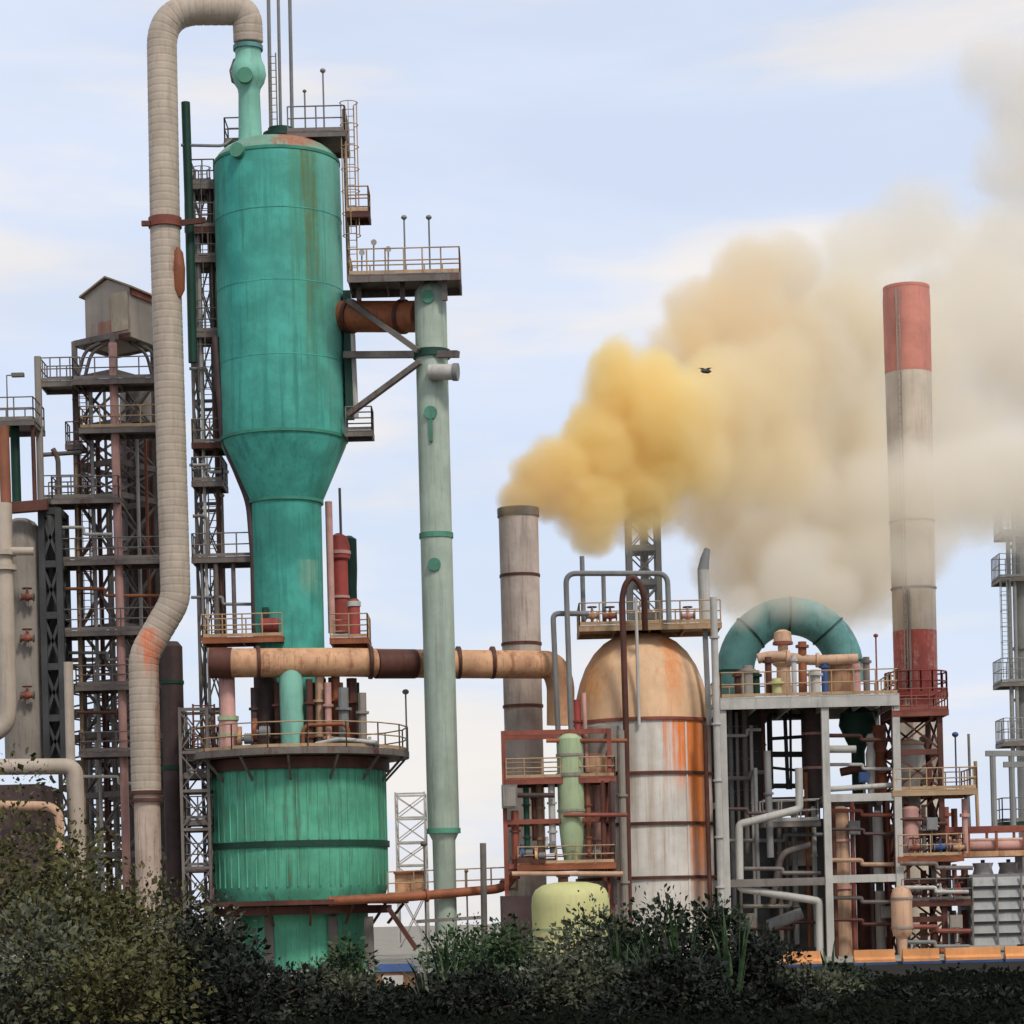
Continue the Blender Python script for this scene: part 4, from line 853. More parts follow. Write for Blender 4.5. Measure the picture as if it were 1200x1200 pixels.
# bay between the second and third posts
vessel('tan_column', 'beige pink tall column in the open bay of the frame', 'column', 986, 1000, ((945, 4), (948, 10), (1122, 11)), 120.6, 'tan_vessel', 22, bands=((985, 12, 3), (1040, 12.4, 4)), bandmat='pink_pipe')
vessel('slim_column', 'slim whitish column in the open bay of the frame', 'column', 1029, 990, ((950, 3), (953, 6.5), (1026, 7)), 120.8, 'pale_steel', 18, bands=((1015, 8.5, 3),), bandmat='column_grey')
vessel('brown_column', 'rust-brown column behind the slim whitish one', 'column', 1012, 980, ((942, 10), (1122, 10)), 123.6, 'rust_dark', 20)
vessel('tan_column', 'tan narrow column close to the third frame post', 'column', 1044, 985, ((966, 5), (1026, 5)), 121.4, 'orange_rust', 16)
vessel('grey_vessel', 'pale tan dished-end vessel at the foot of the third post', 'vessel', 1057, 1080, ((1038, 3), (1041, 9), (1047, 12), (1052, 12.5), (1088, 12.5), (1095, 11), (1100, 6), (1122, 5)), 118.4, 'tan_vessel', 22, bands=((1053, 13.4, 2.5), (1087, 13.4, 2.5)), bandmat='column_grey')
vessel('slim_column', 'grey slim column at ground level beside the brown column', 'column', 1032, 1080, ((1044, 6), (1122, 6)), 120.4, 'column_grey', 16)
vessel('dark_drum', 'green-dark drum high in the bay under the arch deck', 'drum', 1005, 860, ((828, 8), (836, 20), (850, 22), (868, 14), (880, 8), (932, 8)), 122.8, 'dark_green', 24)
vessel('rust_column', 'rust-red upright pipe column under the arch deck', 'column', 1031, 890, ((850, 7), (932, 8)), 121.4, 'rust', 18, bands=((880, 9.5, 3), (905, 9.5, 3)), bandmat='rust_red')
vessel('slim_column', 'small pale knobbed column hanging under the arch deck', 'column', 1020, 880, ((860, 3), (866, 6), (874, 3.5), (884, 6), (932, 4)), 120.6, 'pale_steel', 14)
pipe('short pale level pipe from the second post into the bay', [(971, 878, 119.6), (1003, 878, 119.6)], 4.4, 'pale_steel')
pipe('whitish double level pipe just above the middle beam', [(971, 925, 119.4), (1046, 920, 119.4)], 3.2, 'pale_steel')
pipe('dark red pipe sloping through the bay', [(985, 905, 121.5), (1010, 900, 121.5), (1040, 915, 121.5)], 5, 'rust_dark', 0.4)
for k, (u, mt_, lab) in enumerate(((976, 'rust_dark', 'brown thin pipe tight against the second frame post'), (998, 'rust_red', 'red-brown thin pipe beside the beige pink column'), (1020, 'dark_vessel', 'dark thin pipe midway in the ground bay'), (1040, 'rust_red', 'red-brown thin pipe near the dished-end vessel'))):
    pipe(lab, [(u, 940, 120 + 0.4 * k), (u + 4.5, 1122, 120 + 0.4 * k)], 2.8, mt_)

for (v, u0, u1, r, d, mt_, lab) in (
    (862, 972, 1046, 2.4, 119.8, 'rust_dark', 'rust-dark level pipe highest in the bay under the arch deck'),
    (896, 972, 1050, 2.0, 120.2, 'pale_steel', 'thin whitish level pipe below the short pale stub in the bay'),
    (950, 972, 1048, 2.2, 119.5, 'rust_red', 'red-brown level pipe just under the middle beam of the bay'),
    (972, 975, 1050, 1.8, 119.6, 'dark_vessel', 'near-black level pipe in the middle of the bay'),
    (1008, 972, 1048, 2.6, 119.7, 'tan_vessel', 'tan level pipe above the lower beam of the bay'),
    (1052, 972, 1048, 2.4, 119.5, 'dark_steel', 'dark level pipe under the lower beam of the bay'),
    (1078, 972, 1050, 2.0, 119.4, 'rust_dark', 'rust-dark level pipe nearest the ground in the bay'),
    (1012, 1055, 1140, 2.6, 118.6, 'dark_steel', 'dark level pipe below the rusty valve deck'),
    (1040, 1058, 1135, 2.2, 118.5, 'pale_steel', 'whitish level pipe between the two rusty decks'),
    (1086, 1058, 1138, 2.8, 118.6, 'rust_red', 'red-brown level pipe in front of the ground pipes'),
    (1104, 1056, 1136, 2.4, 118.4, 'grey_steel', 'grey level pipe lowest beside the louvred block'),
    (960, 1055, 1110, 2.2, 118.9, 'rust_dark', 'rust-dark level pipe under the tan railed deck'),
    (948, 852, 900, 2.0, 119.4, 'dark_vessel', 'near-black level pipe across the black ribbed casing'),
    (1018, 872, 962, 2.4, 119.6, 'dark_steel', 'dark level pipe across the black boxy casing')):
    pipe(lab, [(u0, v, d), ((u0 + u1) / 2, v, d), ((u0 + u1) / 2, v + 5, d), (u1, v + 5, d)], r, mt_, 0.1, n=8)
for (u, v, w, h, d, mt_, lab) in (
    (1001, 962, 12, 16, 119.9, 'grey_steel', 'small grey junction box high in the open bay'),
    (1038, 1062, 11, 14, 119.9, 'column_grey', 'small beige junction box low in the open bay'),
    (1012, 905, 10, 12, 120, 'blue_paint', 'small blue box under the arch deck in the bay'),
    (1092, 958, 11, 15, 118.7, 'grey_steel', 'grey box under the tan railed deck beside the red frame'),
    (1120, 1072, 13, 16, 118.6, 'column_grey', 'beige box on the ground level near the louvred block'),
    (878, 1070, 14, 18, 119.6, 'dark_steel', 'dark box on the black casing beside the zigzag pipe')):
    t = thing('junction_box', lab, 'junction box', P(u, v + h, d))
    MB().box(P(u - w / 2, v + h, d), P(u + w / 2, v, d + 0.3)).build('body', mt_, t)
    MB().box(P(u - w / 2 + 1.2, v + h - 1.2, d - 0.03), P(u + w / 2 - 1.2, v + 1.2, d - 0.002)).build('door', mt_, t)
    MB().tube([P(u, v + h, d + 0.15), P(u + 0.5, v + h + 22, d + 0.15)], 0.035, 6).build('conduit', 'rail_dark', t)
for (u, v0, v1, d, r, mt_, lab) in (
    (855, 830, 1110, 122.6, 2.6, 'grey_steel', 'grey pipe against the black ribbed casing, nearest the pale outer post'),
    (863, 835, 1110, 122.8, 1.8, 'column_grey', 'thin beige pipe second from the pale outer post on the ribbed casing'),
    (872, 830, 1000, 122.6, 3.2, 'rail_dark', 'dark grey pipe third from the pale outer post on the ribbed casing'),
    (880, 850, 1110, 122.4, 2.0, 'pale_steel', 'pale thin pipe at the inner corner of the ribbed casing'),
    (893, 826, 960, 122.8, 2.8, 'rust_dark', 'rust-dark pipe between the ribbed casing and the open pipe grid'),
    (912, 940, 1110, 122.6, 2.6, 'column_grey', 'beige pipe before the black boxy casing under the open pipe grid'),
    (921, 960, 1110, 122.9, 2.0, 'rail_dark', 'dark grey thin pipe in the middle of the black boxy casing'),
    (930, 950, 1110, 122.5, 3.4, 'grey_steel', 'grey stout pipe in the middle of the black boxy casing'),
    (944, 905, 1110, 122.7, 2.2, 'rust', 'rusty pipe before the black boxy casing beside the zigzag top'),
    (953, 945, 1110, 122.4, 2.8, 'pale_steel', 'pale pipe before the black boxy casing nearest the second post')):
    pipe(lab, [(u, v0, d), (u + 0.025 * (v1 - v0), v1, d)], r, mt_, flanges=(0.35, 0.7), n=8)
for (u0, u1, v, d, r, mt_, lab) in (
    (851, 892, 862, 122.2, 2.0, 'pale_steel', 'pale level pipe high across the black ribbed casing'),
    (851, 898, 912, 122.1, 2.6, 'rail_dark', 'dark grey level pipe across the middle of the ribbed casing'),
    (852, 964, 985, 122.0, 2.2, 'grey_steel', 'grey level pipe running from the ribbed to the boxy casing'),
    (870, 964, 1062, 121.8, 2.4, 'column_grey', 'beige level pipe low across the boxy casing'),
    (880, 964, 1088, 121.8, 2.0, 'rust_dark', 'rust-dark level pipe lowest across the boxy casing')):
    pipe(lab, [(u0, v, d), (u0 + (u1 - u0) * 0.6, v, d), (u0 + (u1 - u0) * 0.6, v - 7, d), (u1, v - 7, d)], r, mt_, 0.12, n=8)
platform('dark grating walkway with rails across the black casings', 893, 962, 962, 120.6, 122.0, 'rail_dark', 'pale_steel', 1.0, 'fbr', gap=0.8)
# ================================================================ BANDED CHIMNEY
hd_ = 150.0; hx = P(1067, 545, hd_).x
def hz(v): return P(1067, v, hd_).z
ch = thing('chimney', 'tall red-topped banded chimney wreathed in smoke', 'chimney', (hx, hd_, hz(1110)))
sec = [('red_head', 'chim_red', ((438, 27.2), (352, 27.6), (346, 27.2), (338, 26.8))), ('white_shaft', 'chim_white', ((740, 25.4), (560, 26.2), (438, 27))), ('red_band', 'chim_red_low', ((830, 25), (740, 25.6))), ('foot', 'chim_white', ((1110, 24.6), (830, 24.6)))]
for nm, mt_, pr in sec: MB().lathe(hx, hd_, [(hz(v), M(r, hd_)) for v, r in pr], 40).build(nm, mt_, ch)
for v in (690, 612): MB().hollow(hx, hd_, hz(v + 1), hz(v - 1), M(26.8, hd_), M(24, hd_), 40).build('hoop', 'column_grey', ch)
MB().hollow(hx, hd_, hz(818), hz(813), M(37, hd_), M(24.6, hd_), 40).build('collar', 'red_pipe', ch)
MB().hollow(hx, hd_, hz(340), hz(336.5), M(27.2, hd_), M(21, hd_), 40).build('rim', 'chim_red', ch)
MB().lathe(hx, hd_, [(hz(337.6), M(21, hd_)), (hz(337.5), 0.01)], 32).build('flue_mouth', 'black_steel', ch)
for kx in (-2.1, -1.6):
    MB().beam((hx + kx * 0.35 - 0.1, hd_ - M(28.5, hd_), hz(830)), (hx + kx * 0.35 - 0.1, hd_ - M(28.5, hd_), hz(345)), 0.07).build('ladder_rail', 'column_grey', ch)
m = MB()
for i in range(60):
    z = hz(828) + (hz(346) - hz(828)) * i / 60; m.tube([(hx - 0.85, hd_ - M(28.5, hd_), z), (hx - 0.65, hd_ - M(28.5, hd_), z)], 0.03, 5)
m.build('rung', 'column_grey', ch)
m = MB(); rail_mb(m, [Vector((hx + M(36, hd_) * math.cos(2 * PI * k / 16), hd_ + M(36, hd_) * math.sin(2 * PI * k / 16), hz(813))) for k in range(17)], 1.2, 0.05, 1.2); m.build('collar_railing', 'red_pipe', ch)
MB().beam((hx - M(10, hd_), hd_ - M(27, hd_), hz(1000)), (hx - M(10, hd_), hd_ - M(27, hd_), hz(690)), 0.12).build('cable_tray', 'column_grey', ch)
# ================================================================ RIGHT-HAND EQUIPMENT
vessel('pale_vessel', 'pale rounded vessel at the foot of the banded chimney', 'vessel', 1066, 900, ((866, 4), (869, 14), (878, 18), (905, 19), (916, 12), (1000, 11)), 121.5, 'pale_steel', 26, bands=((872, 17.5, 3),), bandmat='orange_rust')
vessel('pale_column', 'pale column beside the pale rounded vessel', 'column', 1088, 900, ((860, 3), (864, 10), (920, 11)), 123, 'column_grey', 22)
vessel('tan_column', 'pinkish white column under the rusty railed deck', 'column', 1067, 975, ((945, 8), (948, 11), (1000, 11)), 119.4, 'pink_pipe', 20)
lattice('rust-red braced frame carrying the decks beside the chimney foot', c4(1050, 1104, 960, 119.2, 122.6), (832, 880, 925, 975, 1030, 1075, 1125), 1075, 120, 'rust_dark', 0.24, 0.09, name='steel_frame', cat='frame')
for v, u0, u1, lab, dk, rl in ((925, 1046, 1146, 'tan railed deck reaching out past the chimney foot', 'rail_tan', 'rail_tan'), (1003, 1052, 1130, 'rusty deck below the tan one, full of small valves', 'rust', 'rail_tan'), (832, 1046, 1112, 'dark red railed deck around the chimney collar', 'rust_red', 'rust_red'), (1055, 1056, 1140, 'lowest rust-red deck beside the louvred block', 'rust_dark', 'rail_dark')):
    platform(lab, u0, u1, v, 118.8, 122.8, dk, rl, 1.0, 'fbr', gap=0.8)
rnd = random.Random(11)
cols = [('rust_dark', 'rust-dark'), ('rust_red', 'red-brown'), ('column_grey', 'grey'), ('pale_steel', 'whitish'), ('brown_pipe', 'brown'), ('tan_vessel', 'tan'), ('dark_vessel', 'near-black'), ('pink_pipe', 'pinkish')]
for row, (v0, v1, where) in enumerate(((936, 1000, 'under the tan railed deck'), (1010, 1052, 'under the rusty valve deck'), (1064, 1122, 'on the ground under the lowest deck'))):
    for k, u in enumerate((1064, 1082, 1094, 1108, 1118, 1130)):
        mt_, cn = cols[(k * 3 + row * 5) % 8]; d = 119.2 + rnd.random() * 2
        t = thing('riser_pipe', '%s upright pipe %s, %s' % (cn, where, ('nearest the frame post', 'second from the frame post', 'third from the frame post', 'fourth from the frame post', 'fifth from the frame post', 'nearest the louvred block')[k]), 'pipe', P(u, v1, d), 'upright pipes beside the chimney foot')
        MB().tube([P(u, v0 + rnd.uniform(0, 12), d), P(u + 1.5, v1, d)], M(rnd.uniform(2.2, 4.6)), 10).build('pipe_run', mt_, t)
        vv = rnd.uniform(v0 + 15, v1 - 8); MB().tube([P(u + 0.5, vv, d), P(u + 0.6, vv + 4, d)], M(6), 10).build('flange', mt_, t)
    for k, u in enumerate((1072, 1102, 1124)):
        d = 118.9; v = v1 - 7; mt_, cn = [('rust_red', 'red'), ('blue_paint', 'blue'), ('orange_rust', 'orange'), ('dark_vessel', 'black'), ('pale_steel', 'whitish'), ('red_pipe', 'bright red'), ('grey_steel', 'grey'), ('rust', 'rusty'), ('tan_vessel', 'tan')][row * 3 + k]
        valve('small %s valve %s' % (cn, where.replace('under', 'at the level under')), u, v, v1, 6, d, mt_)
lamp('blue-headed thin lamp on the tan deck beyond the chimney', 1121, 862, 925, 120, 'blue_paint', 0.16)
tag(MB().tube([P(1135, 860, 120.4), P(1137, 925, 120.4)], M(1.6), 8).build('antenna', 'rail_dark', None, P(1137, 925, 120.4)), 'thin whip rod at the end of the tan deck', 'rod')
tag(MB().tube([P(1143, 892, 121), P(1146, 970, 121)], M(2.2), 8).build('post', 'rail_tan', None, P(1146, 970, 121)), 'tan thin post under the outer end of the tan deck', 'post')
tag(MB().tube([P(1133, 930, 121.5), P(1135, 975, 121.5)], M(3.4), 8).build('post', 'grey_steel', None, P(1135, 975, 121.5)), 'grey post between the tan deck and the pipe bridge', 'post')
# pipe bridge 1100-1200
pb = thing('pipe_bridge', 'rusty pink pipe bridge running off at the picture edge', 'bridge', P(1160, 1125, 121))
za, zb_ = P(1160, 972, 121).z, P(1160, 1001, 121).z
for y in (120.0, 122.4):
    for z in (za, zb_): MB().beam((P(1096, 985, 121).x, y, z), (P(1290, 985, 121).x, y, z), 0.2, 0.26).build('chord', 'rust_red' if z == za else 'orange_rust', pb)
    xk = P(1096, 985, 121).x
    for i in range(7):
        x = xk + i * 1.3 + 0.1; MB().beam((x, y, zb_ + 0.13), (x, y, za - 0.13), 0.12).build('upright', 'rust', pb)
for y, r, mt_, z in ((120.4, 0.26, 'pink_pipe', zb_ + 0.4), (121.0, 0.3, 'tan_vessel', zb_ + 0.46), (121.7, 0.24, 'pale_green', zb_ + 0.4)): MB().tube([(P(1098, 985, 121).x, y, z), (P(1290, 985, 121).x, y, z)], r, 14).build('pipe_run', mt_, pb)
for u in (1112, 1196): MB().beam((P(u, 1060, 121).x, 121.2, 0), (P(u, 1060, 121).x, 121.2, zb_ - 0.14), 0.3).build('post', 'rail_dark', pb)
# louvred block
lb = thing('louvre_block', 'grey louvred cooling block under the pipe bridge', 'cooling block', P(1180, 1125, 122))
x0, x1 = P(1138, 1070, 119.4).x, P(1300, 1070, 119.4).x; z1, z0 = P(1170, 1024, 119.4).z, 0.35
MB().box((x0, 119.6, z0), (x1, 123, z1)).build('body', 'grey_steel', lb)
n = 6
for i in range(n):
    za_ = z0 + (z1 - z0) * i / n; zc = z0 + (z1 - z0) * (i + 1) / n - 0.14
    MB().poly([(x0, 119.36, za_), (x1, 119.36, za_), (x1, 119.57, zc), (x0, 119.57, zc), (x0, 119.33, za_), (x1, 119.33, za_), (x1, 119.53, zc), (x0, 119.53, zc)], [(0, 1, 2, 3), (7, 6, 5, 4), (0, 4, 5, 1), (1, 5, 6, 2), (2, 6, 7, 3), (3, 7, 4, 0)]).build('louvre', 'louvre_grey', lb, smooth=False)
for i in range(5):
    x = x0 + 0.05 + i * 1.15; MB().beam((x, 119.27, z0), (x, 119.27, z1), 0.09).build('mullion', 'rail_dark', lb)
for u, mt_, lab in ((1152, 'pale_steel', 'whitish fan housing on the louvred block nearer the chimney'), (1182, 'rail_dark', 'dark fan housing on the louvred block near the picture edge')):
    t = thing('fan_housing', lab, 'fan', P(u, 1024, 121))
    zq = z1; xq = P(u, 1024, 121).x
    MB().lathe(xq, 121, [(zq + 0.02, 0.5), (zq + 0.3, 0.42), (zq + 0.55, 0.5)], 20).build('cowl', mt_, t); MB().tube([(xq, 121, zq + 0.3), (xq, 121, zq + 0.7)], 0.1, 10).build('motor', 'rust_dark', t)
# frame 1160-1200 at 880
t = thing('steel_frame', 'tall grey goalpost frame above the pipe bridge', 'frame', P(1163, 968, 130))
for u in (1163, 1185): MB().tube([P(u, 882, 130), P(u + 2.5, 970, 130)], M(3.6, 130), 8).build('post', 'tower_haze_grey', t)
for v in (883, 896): MB().beam(P(1155 if v == 883 else 1176, v, 130), P(1230, v, 130), 0.28).build('beam', 'tower_haze_grey', t)
platform('grey railed deck behind the pipe bridge at the picture edge', 1174, 1240, 962, 130.5, 133, 'dark_green', 'rail_grey', 1.2, 'fl', gap=0.7)
# slender distant tower
fx = 190.0
tw = vessel('distant_tower', 'slender hazy grey tower at the picture edge', 'tower', 1199, 700, ((545, 4), (550, 8), (640, 9), (642, 12), (890, 12), (1100, 12)), fx, 'tower_haze_grey', 24, bands=((640, 14, 3), (760, 14, 3), (820, 14, 3)), bandmat='grey_steel')
for v, u0, lab in ((622, 1174, 'top small landing of the hazy slender tower'), (675, 1171, 'second landing of the hazy slender tower'), (798, 1173, 'third rounded landing of the hazy slender tower'), (868, 1176, 'lowest landing of the hazy slender tower')):
    platform(lab, u0, 1222, v, fx - 1.6, fx + 1.6, 'rail_dark', 'tower_haze_grey', 1.7, 'flb', th=0.3, gap=0.5)
pipe('thin grey pipe down the outside of the hazy slender tower', [(1181, 622, fx - 1), (1187, 880, fx - 1)], 2.6, 'tower_haze_grey')
pipe('second thin grey pipe on the hazy slender tower, nearer the shaft', [(1187, 600, fx - 1.2), (1193, 880, fx - 1.2)], 2.2, 'tower_haze_grey')
ladder('hooped ladder on the hazy slender tower', 1178, 740, 680, 795, fx - 1.5, 'tower_haze_grey', True, 0.45)
# low orange blocks
for (u0, u1, lab) in ((918, 962, 'orange concrete block half hidden by the dark shrubs'), (1001, 1048, 'orange concrete block below the open bay'), (1058, 1100, 'orange concrete block below the chimney foot'), (1108, 1172, 'long orange concrete block below the louvred block'), (1178, 1240, 'orange concrete block cut by the picture edge')):
    a, b = P(u0, 1143, 98), P(u1, 1124, 98)
    t = thing('concrete_barrier', lab, 'barrier', ((a.x + b.x) / 2, 98, 0), 'orange concrete blocks along the fence line')
    m = MB(); zt_ = 0
    prof = [(-0.3, 0.1), (-0.3, 0.2), (-0.14, 0.3), (-0.1, 0.58), (0.1, 0.58), (0.14, 0.3), (0.3, 0.2), (0.3, 0.1)]
    i = len(m.v); m.v += [Vector((a.x, 98 + y, z)) for y, z in prof] + [Vector((b.x, 98 + y, z)) for y, z in prof]
    m.f = [tuple(range(8)), tuple(range(15, 7, -1))] + [(k, (k + 1) % 8, 8 + (k + 1) % 8, 8 + k) for k in range(8)]
    m.build('body', 'orange_block', t, smooth=False)
    MB().box((a.x - 0.05, 97.62, 0), (b.x + 0.05, 98.38, 0.1)).build('plinth', 'blue_paint', t)
t = thing('skip_bin', 'orange bin with blue lid among the dark shrubs', 'bin', P(465, 1158, 78))
a = P(440, 1160, 78); b = P(489, 1138, 78)
MB().poly([(a.x + 0.12, 77.5, a.z), (b.x - 0.12, 77.5, a.z), (b.x - 0.12, 78.3, a.z), (a.x + 0.12, 78.3, a.z), (a.x, 77.3, b.z), (b.x, 77.3, b.z), (b.x, 78.5, b.z), (a.x, 78.5, b.z)], [(0, 3, 2, 1), (4, 5, 6, 7), (0, 1, 5, 4), (1, 2, 6, 5), (2, 3, 7, 6), (3, 0, 4, 7)]).build('body', 'orange_rust', t, smooth=False)
MB().box((a.x + 0.25, 77.3, a.z + 0.1), (b.x - 0.4, 77.38, b.z - 0.1)).build('pale_panel', 'tank_white', t)
MB().poly([(a.x - 0.04, 77.24, b.z + 0.01), (b.x + 0.04, 77.24, b.z + 0.01), (b.x + 0.04, 78.56, b.z + 0.01), (a.x - 0.04, 78.56, b.z + 0.01), (a.x + 0.15, 77.5, b.z + 0.24), (b.x - 0.15, 77.5, b.z + 0.24), (b.x - 0.15, 78.3, b.z + 0.24), (a.x + 0.15, 78.3, b.z + 0.24)], [(0, 3, 2, 1), (4, 5, 6, 7), (0, 1, 5, 4), (1, 2, 6, 5), (2, 3, 7, 6), (3, 0, 4, 7)]).build('lid', 'blue_paint', t, smooth=False)
for k, u in enumerate((448, 482)): MB().beam((P(u, 1160, 78).x, 77.9, 0), (P(u, 1160, 78).x, 77.9, a.z), 0.12).build('leg', 'dark_steel', t)
# bird
p = P(827, 435, 60); bd = thing('bird', 'tiny dark bird flying before the yellow smoke', 'bird', p)
MB().lathe(0, 0, [(-0.13, 0.01), (-0.07, 0.045), (0.05, 0.055), (0.1, 0.035), (0.14, 0.01)], 10).build('body', 'black_steel', None).matrix_world = Matrix.Translation(p)
bo = [o for o in COL.objects if o.name.startswith('body') and o.parent is None and 'category' not in o]
for o in bo:
    o.parent = bd; o.location = (0, 0, 0); o.rotation_euler = (0, PI / 2, 0.3)
for s in (-1, 1): MB().poly([p + Vector((0.06, 0, 0.02)), p + Vector((-0.08, 0, 0.02)), p + Vector((s * 0.1 - 0.05, -0.04, 0.07)), p + Vector((s * 0.2, -0.05, 0.05)), p + Vector((s * 0.1 + 0.04, -0.02, 0.075))], [(0, 1, 2, 3, 4)]).build('wing', 'black_steel', bd, fix=False)
# ================================================================ GROUND
def simple(name, c1, c2, scale, rough=0.95):
    m = bpy.data.materials.new(name); m.use_nodes = True; nt = m.node_tree; b = nt.nodes['Principled BSDF']
    tc = nn(nt, 'ShaderNodeTexCoord'); n1 = noise(nt, tc.outputs['Object'], scale, 6, 0.7); n2 = noise(nt, tc.outputs['Object'], scale * 14, 3, 0.6)
    f = math_node(nt, 'ADD', math_node(nt, 'MULTIPLY', n1, 0.65), math_node(nt, 'MULTIPLY', n2, 0.35))
    nt.links.new(mixcol(nt, smooth(nt, f, 0.35, 0.65), lin(c1), lin(c2)), b.inputs['Base Color']); b.inputs['Roughness'].default_value = rough
    b.inputs['Specular IOR Level'].default_value = 0.1
    MATS[name] = m
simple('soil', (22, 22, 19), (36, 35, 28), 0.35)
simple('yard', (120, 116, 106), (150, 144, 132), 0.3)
simple('cover', (12, 14, 10), (26, 30, 20), 0.6)  # cover is near-black: foreground shade put into its colour
g = MB(); N = 40
def gz(x, y): return 0.0
g.poly([(-900, -20, 0), (900, -20, 0), (900, 2500, 0), (-900, 2500, 0)], [(0, 1, 2, 3)])
tag(g.build('ground', 'soil', None, smooth=False), None, None, kind='structure')
y_ = MB(); y_.poly([(-900, 104, 0.004), (900, 104, 0.004), (900, 2400, 0.004), (-900, 2400, 0.004)], [(0, 1, 2, 3)])
tag(y_.build('yard', 'yard', None, smooth=False), None, None, kind='structure')

# ================================================================ PLANTS
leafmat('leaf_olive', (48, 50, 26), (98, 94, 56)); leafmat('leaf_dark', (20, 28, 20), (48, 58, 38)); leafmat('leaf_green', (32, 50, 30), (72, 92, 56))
leafmat('leaf_grey', (48, 52, 40), (98, 100, 78)); leafmat('leaf_shade', (13, 16, 12), (40, 43, 33))  # the near-black leaf tone carries the foreground shade in its colour
simple('bark', (52, 42, 34), (84, 72, 58), 1.5)
def leaf(mb, p, L, W, dirv, nrm):
    x = dirv.normalized(); y = x.cross(nrm).normalized() * W; i = len(mb.v); z = nrm.normalized() * (L * 0.12)
    mb.v += [p, p + x * L * 0.45 + y + z, p + x * L, p + x * L * 0.45 - y + z]
    mb.f += [(i, i + 1, i + 2), (i, i + 2, i + 3)]
def bush(label, u, vtop, d, wpx, mat, n, L=0.2, name='shrub', cat='shrub', group=None, seed=0, z0=0.0, narrow=0.45):
    L *= 0.72; n = int(n * 1.45)
    rg = random.Random(seed * 77 + 5); top = P(u, vtop, d); H = top.z - z0; Wd = M(wpx, d) / 2; base = Vector((top.x, d, z0))
    t = thing(name, label, cat, base, group)
    st = MB(); cl = []
    for k in range(9):
        a = rg.uniform(0, 2 * PI); q = rg.uniform(0.15, 0.85); h = rg.uniform(0.45, 0.92)
        e = base + Vector((math.cos(a) * Wd * q, math.sin(a) * Wd * q * 0.8, H * h * (1 - 0.35 * q)))
        mid = base.lerp(e, 0.5) + Vector((rg.uniform(-.15, .15), rg.uniform(-.15, .15), 0.12 * H))
        st.tube(fillet([base + Vector((math.cos(a) * 0.08, math.sin(a) * 0.08, 0)), mid, e], 1.0, 4), 0.03, 5, radii=None)
        cl.append(e)
    st.build('stem', 'bark', t)
    for k in range(16):
        a = rg.uniform(0, 2 * PI); q = math.sqrt(rg.random()); h = rg.uniform(0.12, 0.9)
        cl.append(base + Vector((math.cos(a) * Wd * q, math.sin(a) * Wd * q * 0.8, H * h * (1 - 0.4 * q))))
    cl.append(base + Vector((0, 0, H * 0.86)))
    m = MB()
    cr = [rg.uniform(0.5, 1.0) for _ in cl]
    for k in range(n):
        j = rg.randrange(len(cl)); c = cl[j]; r = (0.22 + 0.16 * cr[j]) * min(H, 2 * Wd) 
        v = Vector((rg.gauss(0, 1), rg.gauss(0, 1), rg.gauss(0, 0.8)))
        v = v.normalized() * r * rg.uniform(0.35, 1.0)
        p = c + v
        if p.z < z0 + 0.05: p.z = z0 + rg.uniform(0.05, 0.5)
        dr = (v.normalized() + Vector((rg.uniform(-.8, .8), rg.uniform(-.8, .8), rg.uniform(-0.5, 0.9))))
        ls = 0.45 + 1.1 * rg.random() ** 2
        leaf(m, p, L * ls, L * ls * narrow * rg.uniform(0.5, 0.85), dr, Vector((rg.uniform(-1, 1), rg.uniform(-1, 1), rg.uniform(0.1, 1))))
    m.build('foliage', mat, t, smooth=False, fix=False)
    return t
def reed(label, u, vtop, d, n, mat, seed=0, spread=0.5, name='weed', cat='weed', W=0.035):
    rg = random.Random(seed + 900); top = P(u, vtop, d); base = Vector((top.x, d, 0)); H = top.z
    m = MB()
    for k in range(n):
        a = rg.uniform(0, 2 * PI); s = rg.uniform(0.1, 1) * spread; h = H * rg.uniform(0.5, 1.0)
        b = base + Vector((math.cos(a) * 0.25 * spread, math.sin(a) * 0.25 * spread, 0)); e = b + Vector((math.cos(a) * s, math.sin(a) * s, h)); c = b.lerp(e, 0.55) + Vector((0, 0, 0.18 * h)); w = Vector((-math.sin(a), math.cos(a), 0)) * W
        pts = [b, b.lerp(c, 0.5), c, c.lerp(e, 0.5), e]; ws = (0.8, 1, 0.9, 0.6, 0.1); i = len(m.v)
        for q, ww in zip(pts, ws): m.v += [q - w * ww, q + w * ww]
        for j in range(4): m.f.append((i + 2 * j, i + 2 * j + 1, i + 2 * j + 3, i + 2 * j + 2))
    o = m.build(name, mat, None, base, smooth=False, fix=False); return tag(o, label, cat)

